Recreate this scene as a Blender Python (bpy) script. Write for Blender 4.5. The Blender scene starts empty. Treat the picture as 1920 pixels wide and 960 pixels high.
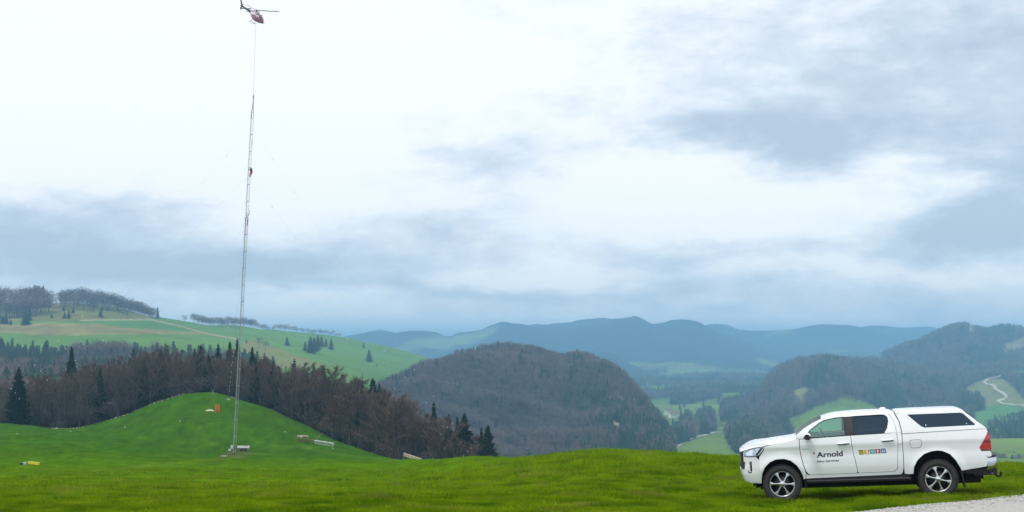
import bpy, bmesh, math, random
import numpy as np
from mathutils import Vector, Matrix, noise as mnoise
from mathutils.bvhtree import BVHTree
from mathutils.geometry import delaunay_2d_cdt

random.seed(7); RNG = np.random.default_rng(11)
SC = bpy.context.scene
COL = SC.collection

# ------------------------------------------------------------------ camera
F, HOR = 2800.0, 650.0                      # focal length and horizon row in photo pixels (1920 x 960)
TH = math.atan((HOR - 480.0) / F)
CT, ST = math.cos(TH), math.sin(TH)
cam_d = bpy.data.cameras.new('camera'); cam = bpy.data.objects.new('camera', cam_d); COL.objects.link(cam)
cam_d.sensor_width = 36.0; cam_d.lens = 36.0 * F / 1920.0
cam_d.clip_start = 0.1; cam_d.clip_end = 60000.0
cam.location = (0, 0, 0); cam.rotation_euler = (math.pi / 2 + TH, 0, 0)
SC.camera = cam

# ------------------------------------------------------------------ world: nishita sky behind a broken cloud deck
SUN_EL, SUN_AZ = math.radians(64), math.radians(-125)      # azimuth from +Y towards +X
W = bpy.data.worlds.new('World'); SC.world = W; W.use_nodes = True
def build_world():
    nt = W.node_tree; nt.nodes.clear(); L = nt.links
    def nd(t, **k):
        n = nt.nodes.new(t)
        for a, b in k.items(): setattr(n, a, b)
        return n
    def put(s, v):
        if hasattr(v, 'links') or isinstance(v, bpy.types.NodeSocket): L.new(v, s)
        else: s.default_value = v
    def m(op, a, b=0.0, c=0.0, clamp=False):
        n = nd('ShaderNodeMath', operation=op); n.use_clamp = clamp
        put(n.inputs[0], a); put(n.inputs[1], b); put(n.inputs[2], c); return n.outputs[0]
    tc = nd('ShaderNodeTexCoord'); sep = nd('ShaderNodeSeparateXYZ'); L.new(tc.outputs['Generated'], sep.inputs[0])
    X, Y, Z = sep.outputs
    az = m('ARCTAN2', X, Y); e = m('ARCSINE', Z)
    # units: photo pixels near the view axis
    pa = m('MULTIPLY', az, F); pe = m('MULTIPLY', e, F)          # pe = pixels above the horizon
    cmb = nd('ShaderNodeCombineXYZ'); put(cmb.inputs[0], m('MULTIPLY', pa, 1 / 300.0)); put(cmb.inputs[1], m('MULTIPLY', pe, 1 / 130.0)); put(cmb.inputs[2], 3.7)
    def noise(vec, scale, detail=5, rough=.55, dist=0.0):
        n = nd('ShaderNodeTexNoise'); L.new(vec, n.inputs['Vector'])
        n.inputs['Scale'].default_value = scale; n.inputs['Detail'].default_value = detail
        n.inputs['Roughness'].default_value = rough; n.inputs['Distortion'].default_value = dist
        return n
    nA = noise(cmb.outputs[0], .9, 6, .58, .3); nB = noise(cmb.outputs[0], 2.6, 5, .6, .2)
    nC = noise(cmb.outputs[0], .33, 3, .5)
    cs = nd('ShaderNodeSeparateColor'); L.new(nA.outputs['Color'], cs.inputs[0])
    pw = m('ADD', pa, m('MULTIPLY', m('SUBTRACT', cs.outputs[0], .5), 330.0))
    ew = m('ADD', pe, m('MULTIPLY', m('SUBTRACT', cs.outputs[1], .5), 170.0))
    def blob(px, row, sx, sy, w):
        a = m('DIVIDE', m('SUBTRACT', pw, px - 960.0), sx); b = m('DIVIDE', m('SUBTRACT', ew, HOR - row), sy)
        q = m('ADD', m('MULTIPLY', a, a), m('MULTIPLY', b, b))
        return m('MULTIPLY', m('POWER', 2.718, m('MULTIPLY', q, -1.0)), w)
    blobs = [(120, 480, 330, 75, .8), (330, 405, 130, 40, .35), (480, 500, 230, 40, .45), (900, 300, 150, 75, .62), (850, 432, 170, 42, .42),
             (700, 545, 520, 26, .22), (1480, 265, 280, 52, .55), (1690, 170, 430, 170, .46), (1810, 440, 170, 46, .95), (1880, 330, 90, 70, .6),
             (1370, 480, 380, 26, .40), (1200, 540, 800, 24, .24), (560, 505, 420, 40, .28), (1150, 90, 380, 50, .14), (560, 330, 200, 40, .16), (1900, 90, 190, 90, .35), (1000, 580, 420, 20, .15), (1650, 570, 420, 36, .30), (200, 580, 300, 22, .15),
             (1300, 372, 210, 60, -.5), (1690, 318, 70, 34, -.35), (1060, 512, 130, 22, -.42), (560, 575, 120, 16, -.22), (620, 530, 90, 14, -.2),
             (250, 230, 500, 150, -.45), (560, 120, 420, 160, -.3)]
    D = m('ADD', m('MULTIPLY', m('SUBTRACT', nC.outputs[0], .5), .5), .23)
    for b in blobs: D = m('ADD', D, blob(*b))
    nD = noise(cmb.outputs[0], 6.5, 5, .62, .3)
    D = m('ADD', D, m('MULTIPLY', m('SUBTRACT', nB.outputs[0], .5), .75))
    D = m('ADD', D, m('MULTIPLY', m('SUBTRACT', nD.outputs[0], .5), .28))
    mid = m('POWER', 2.718, m('MULTIPLY', m('MULTIPLY', pe, pe), -1 / (230.0 * 230.0))); D = m('ADD', D, m('MULTIPLY', mid, .09))
    D = m('ADD', D, m('MULTIPLY', m('SUBTRACT', nA.outputs[0], .5), .6))
    # the deck thickens and greys towards the horizon all round
    low = m('POWER', 2.718, m('MULTIPLY', m('ABSOLUTE', pe), -1 / 130.0))
    D = m('ADD', D, m('MULTIPLY', low, -.12), clamp=True)
    ramp = nd('ShaderNodeValToRGB'); L.new(D, ramp.inputs[0]); cr = ramp.color_ramp
    cr.elements[0].position = .14; cr.elements[0].color = (.925, .945, .955, 1)
    cr.elements[1].position = 1.0; cr.elements[1].color = (.45, .54, .64, 1)
    for p, c in ((.30, (.875, .91, .935)), (.50, (.735, .79, .87)), (.72, (.57, .655, .755))):
        el = cr.elements.new(p); el.color = (*c, 1)
    sky = nd('ShaderNodeTexSky', sky_type='NISHITA'); sky.sun_disc = False
    sky.sun_elevation = SUN_EL; sky.sun_rotation = SUN_AZ
    b1 = nd('ShaderNodeBackground'); L.new(sky.outputs[0], b1.inputs[0]); b1.inputs[1].default_value = .1
    b2 = nd('ShaderNodeBackground'); L.new(ramp.outputs[0], b2.inputs[0]); b2.inputs[1].default_value = CLOUD
    mx = nd('ShaderNodeMixShader'); mx.inputs[0].default_value = .93
    L.new(b1.outputs[0], mx.inputs[1]); L.new(b2.outputs[0], mx.inputs[2])
    out = nd('ShaderNodeOutputWorld'); L.new(mx.outputs[0], out.inputs[0])
CLOUD = 1.05
build_world()
sun_d = bpy.data.lights.new('sun', 'SUN'); sun = bpy.data.objects.new('sun', sun_d); COL.objects.link(sun)
sun_d.energy = 1.5; sun_d.angle = math.radians(10); sun_d.color = (1, .96, .90)
sd = Vector((math.sin(SUN_AZ) * math.cos(SUN_EL), math.cos(SUN_AZ) * math.cos(SUN_EL), math.sin(SUN_EL)))
sun.rotation_euler = (-sd).to_track_quat('-Z', 'Y').to_euler(); sun.location = sd * 300
SC.view_settings.view_transform = 'Standard'; SC.view_settings.look = 'None'
SC.view_settings.exposure = 0.2; SC.view_settings.gamma = 1.0; SC.view_settings.use_curve_mapping = False
SC.render.engine = 'CYCLES'
SC.cycles.use_denoising = True; SC.cycles.max_bounces = 8; SC.cycles.transparent_max_bounces = 12
SC.cycles.volume_bounces = 2; SC.cycles.use_adaptive_sampling = True; SC.cycles.adaptive_threshold = .006

# ------------------------------------------------------------------ helpers
def tag(o, label=None, cat=None, group=None, kind=None):
    if label: o['label'] = label
    if cat: o['category'] = cat
    if group: o['group'] = group
    if kind: o['kind'] = kind
    return o
def obj(name, me, mats=None, parent=None, loc=None, smooth=False):
    o = bpy.data.objects.new(name, me); COL.objects.link(o)
    if mats is not None:
        for q in (mats if isinstance(mats, (list, tuple)) else [mats]): me.materials.append(q)
    if parent is not None: o.parent = parent
    if loc is not None: o.location = loc
    if smooth: me.polygons.foreach_set('use_smooth', [True] * len(me.polygons))
    return o
def empty(name, loc=(0, 0, 0), rot=None):
    o = bpy.data.objects.new(name, None); COL.objects.link(o); o.location = loc
    if rot is not None: o.rotation_euler = rot
    o.empty_display_size = .3
    return o
def mesh(name, v, f):
    me = bpy.data.meshes.new(name); me.from_pydata([tuple(p) for p in v], [], f); me.update(); return me

class MB:
    """collects shapes for one mesh"""
    def __init__(s): s.v, s.f, s.sm, s.mi, s.n = [], [], [], [], {}
    def add(s, v, f, smooth=False, mi=0):
        b = len(s.v); s.v += [tuple(p) for p in v]; s.f += [[b + i for i in q] for q in f]; s.sm += [smooth] * len(f); s.mi += [mi] * len(f)
    def box(s, c, d, R=None, mi=0):
        x, y, z = d[0] / 2, d[1] / 2, d[2] / 2
        v = [Vector(p) for p in ((-x, -y, -z), (x, -y, -z), (x, y, -z), (-x, y, -z), (-x, -y, z), (x, -y, z), (x, y, z), (-x, y, z))]
        if R is not None: v = [R @ p for p in v]
        s.add([p + Vector(c) for p in v], [(3, 2, 1, 0), (4, 5, 6, 7), (0, 1, 5, 4), (1, 2, 6, 5), (2, 3, 7, 6), (3, 0, 4, 7)], mi=mi)
    def tube(s, pts, rad, n=6, cap=True, mi=0, smooth=True):
        pts = [Vector(p) for p in pts]; k = len(pts)
        if not hasattr(rad, '__len__'): rad = [rad] * k
        d0 = (pts[-1] - pts[0]).normalized(); up = Vector((0, 0, 1)) if abs(d0.z) < .9 else Vector((1, 0, 0))
        v = []
        for i, p in enumerate(pts):
            d = (pts[min(i + 1, k - 1)] - pts[max(i - 1, 0)]).normalized(); a = d.cross(up).normalized(); b = d.cross(a)
            v += [p + (a * math.cos(2 * math.pi * j / n) + b * math.sin(2 * math.pi * j / n)) * rad[i] for j in range(n)]
        f = [(i * n + j, i * n + (j + 1) % n, (i + 1) * n + (j + 1) % n, (i + 1) * n + j) for i in range(k - 1) for j in range(n)]
        s.add(v, f, smooth, mi)
        if cap:
            s.add(v[:n], [tuple(range(n))[::-1]], False, mi); s.add(v[-n:], [tuple(range(n))], False, mi)
    def grid(s, P, closed=False, smooth=True, mi=0):
        nu, nv = len(P), len(P[0]); v = [p for r in P for p in r]
        f = [(i * nv + j, (i + 1) * nv + j, (i + 1) * nv + (j + 1) % nv, i * nv + (j + 1) % nv) for i in range(nu - 1) for j in range(nv if closed else nv - 1)]
        s.add(v, f, smooth, mi)
    def lathe_y(s, prof, n=40, c=(0, 0, 0), mi=0, smooth=True):
        """prof: (radius, y) pairs, revolved round the y axis"""
        P = [[(c[0] + r * math.cos(2 * math.pi * j / n), c[1] + y, c[2] + r * math.sin(2 * math.pi * j / n)) for j in range(n)] for r, y in prof]
        s.grid(P, True, smooth, mi)
    def build(s, name, mats, parent=None, loc=None):
        me = bpy.data.meshes.new(name); me.from_pydata(s.v, [], s.f)
        me.polygons.foreach_set('use_smooth', s.sm); me.polygons.foreach_set('material_index', s.mi); me.update()
        if s.n:
            ln = []
            for p in me.polygons:
                for q in p.vertices: ln.append(s.n.get(q, p.normal))
            me.normals_split_custom_set(ln)
        return obj(name, me, mats, parent, loc)
    def me(s, name, mats=()):
        me = bpy.data.meshes.new(name); me.from_pydata(s.v, [], s.f)
        me.polygons.foreach_set('use_smooth', s.sm); me.polygons.foreach_set('material_index', s.mi); me.update()
        for q in mats: me.materials.append(q)
        return me

def mat(name, col, rough=.6, metal=0.0, spec=.5, coat=0.0, var=0.0, vscale=8.0, rand=0.0, bump=0.0, bscale=30.0, emit=None):
    """principled material; var = noise variation of the colour, rand = per-object variation"""
    M = bpy.data.materials.new(name); M.use_nodes = True; nt = M.node_tree; b = nt.nodes['Principled BSDF']; L = nt.links
    b.inputs['Base Color'].default_value = (*col, 1); b.inputs['Roughness'].default_value = rough; b.inputs['Metallic'].default_value = metal
    b.inputs['Specular IOR Level'].default_value = spec; b.inputs['Coat Weight'].default_value = coat; b.inputs['Coat Roughness'].default_value = .06
    cur = None
    if var:
        tc = nt.nodes.new('ShaderNodeTexCoord'); n = nt.nodes.new('ShaderNodeTexNoise'); n.inputs['Scale'].default_value = vscale; n.inputs['Detail'].default_value = 5
        L.new(tc.outputs['Object'], n.inputs['Vector']); r = nt.nodes.new('ShaderNodeMapRange')
        r.inputs[1].default_value = .25; r.inputs[2].default_value = .75; r.inputs[3].default_value = 1 - var; r.inputs[4].default_value = 1 + var
        L.new(n.outputs[0], r.inputs[0]); cur = r.outputs[0]
    if rand:
        oi = nt.nodes.new('ShaderNodeObjectInfo'); r = nt.nodes.new('ShaderNodeMapRange'); r.inputs[3].default_value = 1 - rand; r.inputs[4].default_value = 1 + rand
        L.new(oi.outputs['Random'], r.inputs[0])
        if cur is None: cur = r.outputs[0]
        else:
            mm = nt.nodes.new('ShaderNodeMath'); mm.operation = 'MULTIPLY'; L.new(cur, mm.inputs[0]); L.new(r.outputs[0], mm.inputs[1]); cur = mm.outputs[0]
    if cur is not None:
        v = nt.nodes.new('ShaderNodeVectorMath'); v.operation = 'SCALE'; v.inputs[0].default_value = col; L.new(cur, v.inputs['Scale']); L.new(v.outputs[0], b.inputs['Base Color'])
    if bump:
        tc = nt.nodes.new('ShaderNodeTexCoord'); n = nt.nodes.new('ShaderNodeTexNoise'); n.inputs['Scale'].default_value = bscale; n.inputs['Detail'].default_value = 6
        bp = nt.nodes.new('ShaderNodeBump'); bp.inputs['Strength'].default_value = bump; bp.inputs['Distance'].default_value = .02
        L.new(tc.outputs['Object'], n.inputs['Vector']); L.new(n.outputs[0], bp.inputs['Height']); L.new(bp.outputs[0], b.inputs['Normal'])
    return M
def leafmat(name, c1, c2, rough=.8, trans=.15, spec=.2):
    """foliage: two tones mixed per plant and by a coarse noise, a little translucent"""
    M = bpy.data.materials.new(name); M.use_nodes = True; nt = M.node_tree; b = nt.nodes['Principled BSDF']; L = nt.links
    b.inputs['Roughness'].default_value = rough; b.inputs['Specular IOR Level'].default_value = spec
    oi = nt.nodes.new('ShaderNodeObjectInfo'); tc = nt.nodes.new('ShaderNodeTexCoord'); n = nt.nodes.new('ShaderNodeTexNoise'); n.inputs['Scale'].default_value = .6; n.inputs['Detail'].default_value = 3
    L.new(tc.outputs['Object'], n.inputs['Vector'])
    a = nt.nodes.new('ShaderNodeMath'); a.operation = 'ADD'; L.new(oi.outputs['Random'], a.inputs[0]); L.new(n.outputs[0], a.inputs[1])
    r = nt.nodes.new('ShaderNodeMapRange'); r.inputs[1].default_value = .3; r.inputs[2].default_value = 1.3; L.new(a.outputs[0], r.inputs[0])
    mx = nt.nodes.new('ShaderNodeMix'); mx.data_type = 'RGBA'; mx.inputs[6].default_value = (*c1, 1); mx.inputs[7].default_value = (*c2, 1)
    L.new(r.outputs[0], mx.inputs[0]); L.new(mx.outputs[2], b.inputs['Base Color'])
    if trans:
        t = nt.nodes.new('ShaderNodeBsdfTranslucent'); L.new(mx.outputs[2], t.inputs[0]); ms = nt.nodes.new('ShaderNodeMixShader'); ms.inputs[0].default_value = trans
        out = nt.nodes['Material Output']; L.new(b.outputs[0], ms.inputs[1]); L.new(t.outputs[0], ms.inputs[2]); L.new(ms.outputs[0], out.inputs[0])
    return M

def el(row):
    y = (480.0 - row) / F; return (ST + y * CT) / (CT - y * ST)
def pix(px, row, Y):
    """the point at distance Y (metres along the view heading) seen in photo pixel (px, row)"""
    y = (480.0 - row) / F; k = Y / (CT - y * ST); return Vector(((px - 960.0) / F * k, Y, (ST + y * CT) * k))
def ray(px, row):
    return pix(px, row, 1.0).normalized()
def project(X, Y, Z):
    d = Y * CT + Z * ST; return 960 + F * X / d, 480 - F * (Z * CT - Y * ST) / d
def pchip(xk, yk, x):
    """monotone cubic through (xk, yk[:, ...]) at x"""
    xk = np.asarray(xk, float); yk = np.asarray(yk, float); x = np.clip(np.asarray(x, float), xk[0], xk[-1])
    h = np.diff(xk); sh = (-1,) + (1,) * (yk.ndim - 1); hh = h.reshape(sh)
    dl = np.diff(yk, axis=0) / hh; m = np.zeros_like(yk); m[0] = dl[0]; m[-1] = dl[-1]
    if len(xk) > 2:
        a, b = dl[:-1], dl[1:]; ok = a * b > 0; w1 = 2 * hh[1:] + hh[:-1]; w2 = hh[1:] + 2 * hh[:-1]
        with np.errstate(divide='ignore', invalid='ignore'): mm = (w1 + w2) / (w1 / a + w2 / b)
        m[1:-1] = np.where(ok, mm, 0)
    i = np.clip(np.searchsorted(xk, x, side='right') - 1, 0, len(xk) - 2); t = ((x - xk[i]) / h[i]).reshape(sh); H = h[i].reshape(sh)
    return (1 + 2 * t) * (1 - t) ** 2 * yk[i] + t * (1 - t) ** 2 * H * m[i] + t * t * (3 - 2 * t) * yk[i + 1] + t * t * (t - 1) * H * m[i + 1]
def inpoly(px, py, poly):
    px = np.asarray(px, float); py = np.asarray(py, float); r = np.zeros(px.shape, bool); n = len(poly)
    for i in range(n):
        x1, y1 = poly[i]; x2, y2 = poly[(i + 1) % n]
        if y1 == y2: continue
        c = ((y1 > py) != (y2 > py)) & (px < (x2 - x1) * (py - y1) / (y2 - y1) + x1); r ^= c
    return r
def fbm(P, scale, oct=4, seed=0.0):
    return np.array([mnoise.fractal((p[0] * scale + seed, p[1] * scale + seed * 1.7, p[2] * scale), 1.0, 2.1, oct) for p in P])

# ------------------------------------------------------------------ terrain
def groundmat(name, s1, s2, amp=.25, bump=.0, bdist=.1, rough=.95):
    """albedo from the painted field map (attribute Col) broken up by two noises in world metres"""
    M = bpy.data.materials.new(name); M.use_nodes = True; nt = M.node_tree; b = nt.nodes['Principled BSDF']; L = nt.links
    b.inputs['Roughness'].default_value = rough; b.inputs['Specular IOR Level'].default_value = 0.0
    at = nt.nodes.new('ShaderNodeAttribute'); at.attribute_name = 'Col'; tc = nt.nodes.new('ShaderNodeTexCoord')
    cur = None
    for k, s in enumerate((s1, s2)):
        n = nt.nodes.new('ShaderNodeTexNoise'); n.inputs['Scale'].default_value = s; n.inputs['Detail'].default_value = 6; n.inputs['Roughness'].default_value = .65
        L.new(tc.outputs['Object'], n.inputs['Vector'])
        r = nt.nodes.new('ShaderNodeMapRange'); r.inputs[1].default_value = .25; r.inputs[2].default_value = .75; r.inputs[3].default_value = 1 - amp; r.inputs[4].default_value = 1 + amp
        L.new(n.outputs[0], r.inputs[0])
        if cur is None: cur = r.outputs[0]
        else:
            q = nt.nodes.new('ShaderNodeMath'); q.operation = 'MULTIPLY'; L.new(cur, q.inputs[0]); L.new(r.outputs[0], q.inputs[1]); cur = q.outputs[0]
        if bump and k == 1:
            bp = nt.nodes.new('ShaderNodeBump'); bp.inputs['Strength'].default_value = bump; bp.inputs['Distance'].default_value = bdist
            L.new(n.outputs[0], bp.inputs['Height']); L.new(bp.outputs[0], b.inputs['Normal'])
    v = nt.nodes.new('ShaderNodeVectorMath'); v.operation = 'SCALE'; L.new(at.outputs['Color'], v.inputs[0]); L.new(cur, v.inputs['Scale']); L.new(v.outputs[0], b.inputs['Base Color'])
    return M

def linedist(px, row, L):
    d = np.full(len(px), 1e9)
    for (x1, y1), (x2, y2) in zip(L[:-1], L[1:]):
        dx, dy = x2 - x1, y2 - y1; t = np.clip(((px - x1) * dx + (row - y1) * dy) / (dx * dx + dy * dy), 0, 1); d = np.minimum(d, np.hypot(px - x1 - t * dx, (row - y1 - t * dy)))
    return d
class Sheet:
    def __init__(s, name, P, colour, material, cast=True):
        """P: array (nt, nu, 3)"""
        s.P = P; nt, nu = P.shape[:2]; V = P.reshape(-1, 3); s.nt, s.nu = nt, nu
        idx = np.arange(nt * nu).reshape(nt, nu)
        Fq = np.stack([idx[:-1, :-1], idx[:-1, 1:], idx[1:, 1:], idx[1:, :-1]], -1).reshape(-1, 4)
        me = bpy.data.meshes.new(name); me.vertices.add(len(V)); me.vertices.foreach_set('co', V.ravel())
        me.loops.add(Fq.size); me.loops.foreach_set('vertex_index', Fq.ravel()); me.polygons.add(len(Fq))
        me.polygons.foreach_set('loop_start', np.arange(len(Fq)) * 4); me.polygons.foreach_set('use_smooth', np.ones(len(Fq), bool)); me.update(calc_edges=True)
        px, row = project(V[:, 0], V[:, 1], V[:, 2])
        col = colour(V, px, row); a = me.color_attributes.new('Col', 'FLOAT_COLOR', 'POINT')
        a.data.foreach_set('color', np.c_[col, np.ones(len(V))].astype(np.float32).ravel())
        s.o = obj(name, me, material); tag(s.o, kind='structure')
        s.bvh = BVHTree.FromPolygons([Vector(v) for v in V], Fq.tolist())
    def hit(s, px, row):
        r = s.bvh.ray_cast(Vector((0, 0, 0)), ray(px, row)); return r[0]
    def z(s, x, y):
        r = s.bvh.ray_cast(Vector((x, y, 4000)), Vector((0, 0, -1))); return r[0].z if r[0] else None
    def scatter(s, n, test, seed):
        """random points on the sheet, even over its ground area; test(px,row,P) keeps some"""
        g = np.random.default_rng(seed); P = s.P
        A = np.cross(P[1:, :-1] - P[:-1, :-1], P[:-1, 1:] - P[:-1, :-1]); ar = np.abs(A[..., 2]).ravel(); ar /= ar.sum()
        k = g.choice(len(ar), n, p=ar); i, j = np.divmod(k, s.nu - 1); a, b = g.random((2, n, 1))
        Q = P[i, j] * (1 - a) * (1 - b) + P[i + 1, j] * a * (1 - b) + P[i, j + 1] * (1 - a) * b + P[i + 1, j + 1] * a * b
        px, row = project(Q[:, 0], Q[:, 1], Q[:, 2]); return Q[test(px, row, Q)]

def contour_grid(contours, p0, p1, nu, per, amp=0.0, scale=.004, seed=0.0, crest=None):
    """contours: lists of (px, row, Y), the same ridge or foot line followed across the picture"""
    pxs = np.linspace(p0, p1, nu); L = []
    for c in contours:
        c = np.array(c, float); row = pchip(c[:, 0], c[:, 1], pxs); Y = pchip(c[:, 0], c[:, 2], pxs)
        y = (480 - row) / F; k = Y / (CT - y * ST); L.append(np.stack([(pxs - 960) / F * k, Y, (ST + y * CT) * k], -1))
    L = np.array(L); t = np.linspace(0, len(L) - 1, (len(L) - 1) * per + 1); P = pchip(np.arange(len(L)), L, t)
    if amp:
        q = fbm(P.reshape(-1, 3) * np.array([1, 1, 0]), scale, 5, seed).reshape(P.shape[:2]); wt = np.ones(len(t)) if crest is None else np.clip(.12 + np.abs(t - crest) * 1.6, 0, 1); P[..., 2] += amp * q * wt[:, None]
    return P

# ---- the near meadow: rows of the photo at which the ground lies, for some columns and distances
MY = [25, 30, 40, 65, 80, 100, 160, 220, 260, 300, 340, 380, 450, 600]
MT = {
 -500: [961, 945, 930, 908, 899, 889, 862, 832, 814, 800, 790, 792, 815, 850],
 0:    [961, 945, 930, 908, 899, 889, 863, 836, 820, 806, 794, 797, 815, 850],
 130:  [961, 945, 930, 908, 899, 889, 863, 838, 823, 812, 803, 803, 820, 850],
 200:  [961, 945, 930, 908, 899, 889, 864, 842, 829, 812, 791, 797, 815, 850],
 300:  [961, 945, 930, 908, 899, 890, 866, 850, 838, 792, 752, 767, 800, 850],
 385:  [961, 945, 930, 908, 899, 890, 866, 855, 846, 788, 737, 758, 800, 850],
 440:  [961, 945, 930, 908, 899, 890, 866, 857, 850, 794, 748, 764, 805, 850],
 560:  [961, 945, 930, 908, 899, 890, 867, 859, 850, 816, 791, 801, 825, 860],
 640:  [961, 945, 930, 909, 899, 890, 868, 861, 851, 838, 830, 838, 855, 890],
 720:  [961, 945, 930, 908, 898, 888, 868, 861, 859, 858, 859, 866, 885, 910],
 780: [961, 944, 927, 902.1, 889, 878, 864, 868, 875, 882, 890, 900, 915, 930],
 920: [961, 941, 915, 884.6, 872, 864, 868, 895, 912, 925, 935, 945, 955, 965],
 1130: [961, 937, 900, 856.6, 852, 856, 900, 950, 980, 1000, 1010, 1010, 1005, 1000],
 1380: [967, 942, 903, 860.6, 858, 865, 915, 970, 1000, 1015, 1020, 1020, 1015, 1005],
 1468: [969, 943.5, 905, 861.6, 859, 867, 918, 975, 1005, 1018, 1022, 1022, 1015, 1005],
 1600: [966, 938, 901, 863.6, 861, 869, 920, 978, 1008, 1020, 1024, 1024, 1016, 1005],
 1757: [961, 932.6, 898, 867.6, 866, 875, 924, 980, 1010, 1022, 1026, 1026, 1016, 1005],
 1920: [955, 927, 896, 873.6, 873, 884, 930, 985, 1012, 1024, 1028, 1028, 1016, 1005],
 2500: [940, 912, 884, 867.6, 868, 882, 932, 988, 1015, 1028, 1030, 1030, 1016, 1005]}
def meadow_grid():
    cp = sorted(MT); cu = np.array([(p - 960) / F / 1.006 for p in cp])
    us = (np.linspace(-500, 2500, 420) - 960) / F / 1.006
    ys = np.concatenate([np.linspace(3, 24, 12), np.geomspace(25, 600, 170)])
    Zc = []
    for p in cp:
        zk = [-1.66, -1.9] + [el(r) * y for r, y in zip(MT[p], MY)]; Zc.append(pchip([0, 6] + MY, np.array(zk), ys))
    Zc = np.array(Zc); Z = pchip(cu, Zc, us).T                  # (ny, nu)
    P = np.zeros((len(ys), len(us), 3)); P[..., 1] = ys[:, None]; P[..., 0] = us[None, :] * ys[:, None]; P[..., 2] = Z
    V = P.reshape(-1, 3).copy(); V[:, 2] = 0
    n1 = fbm(V, .11, 4, 3.0).reshape(Z.shape); n2 = fbm(V, .9, 3, 8.0).reshape(Z.shape)
    P[..., 2] += n1 * np.clip(ys / 260, .015, .5)[:, None] + n2 * .018
    return P, us, ys
MP, M_US, M_YS = meadow_grid()
def meadow_z(x, y):
    """vectorised height of the meadow"""
    x = np.asarray(x, float); y = np.asarray(y, float); u = x / y
    i = np.clip(np.searchsorted(M_YS, y) - 1, 0, len(M_YS) - 2); j = np.clip(np.searchsorted(M_US, u) - 1, 0, len(M_US) - 2)
    a = np.clip((y - M_YS[i]) / (M_YS[i + 1] - M_YS[i]), 0, 1); b = np.clip((u - M_US[j]) / (M_US[j + 1] - M_US[j]), 0, 1)
    Z = MP[..., 2]; return Z[i, j] * (1 - a) * (1 - b) + Z[i + 1, j] * a * (1 - b) + Z[i, j + 1] * (1 - a) * b + Z[i + 1, j + 1] * a * b
# gravel track at the lower right: its far edge runs through these two ground points
E0, E1 = Vector((6.35, 26.45)), Vector((10.1, 29.25)); ED = (E1 - E0).normalized(); EN = Vector((ED.y, -ED.x))   # EN points to the camera side
def edge_dist(x, y): return (x - E0.x) * EN.x + (y - E0.y) * EN.y        # > 0 on the track
GREEN_A, GREEN_B, OLIVE = np.array([.080, .158, .001]), np.array([.036, .104, .002]), np.array([.17, .165, .04])
def meadow_col(V, px, row):
    n = fbm(V * [1, 1, 0], .045, 4, 1.0)[:, None]; n2 = fbm(V * [1, 1, 0], .4, 4, 5.0)[:, None]
    far = np.clip((V[:, 1:2] - 70) / 160, 0, 1); far = np.clip(far + .25 * n, 0, 1)
    c = GREEN_A * (1 - far) + GREEN_B * far
    dry = np.clip((n2 + .35 * n - .28) * 2.2, 0, 1) * np.clip(1.3 - V[:, 1:2] / 70, 0.12, 1); c = c * (1 - .5 * dry) + OLIVE * .5 * dry
    d = edge_dist(V[:, 0], V[:, 1])[:, None]; soil = np.clip(1 - np.abs(d + 1.3) / 1.2, 0, 1) * np.clip((V[:, 0:1] - 8.3) / 1.5, 0, 1)
    soil = np.clip(soil * (1 + n2 * 1.2) * 1.1, 0, 1); c = c * (1 - soil) + np.array([.095, .085, .035]) * soil
    wood = np.clip((V[:, 1:2] - 343 + 14 * np.clip((px[:, None] - 620) / 200, 0, 3)) / 6, 0, 1) * (px[:, None] < 1000); c = c * (1 - wood) + np.array([.06, .045, .028]) * wood
    for L_, w_, a_ in (([(-40, 948), (60, 915), (170, 884), (330, 868), (430, 860)], 5, .30), ([(300, 962), (360, 925), (400, 895), (425, 866)], 6, .25), ([(395, 742), (388, 770), (372, 800), (385, 822), (420, 842)], 3.5, .22), ([(470, 842), (560, 838), (640, 852), (740, 866)], 3, .25), ([(0, 935), (300, 925), (700, 918), (1000, 925), (1300, 935)], 5, .22)):
        k = np.clip(1 - linedist(px + 6 * n2[:, 0], row, L_) / w_, 0, 1)[:, None] * a_; c = c * (1 - k) + np.array([.14, .19, .02]) * k
    k = np.clip(1.2 - np.hypot(px - 446, (row - 849) * 3.2) / 26 + .5 * n2[:, 0], 0, .55)[:, None]; c = c * (1 - k) + np.array([.10, .085, .045]) * k
    n3 = fbm(V * [1, 1, 0], 1.6, 2, 12.0)[:, None]
    return np.clip(c * (1 + .24 * n + .34 * n2 + .22 * n3), 0.001, 1)
meadow = Sheet('meadow', MP, meadow_col, groundmat('meadow_grass', .5, 6.0, .22, .8, .06))

def cmix(*a): return a
FOREST_FLOOR = np.array([.055, .045, .04])
def nz(V, s, o=4, k=0.0): return fbm(V * [1, 1, 0], s, o, k)[:, None]
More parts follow.
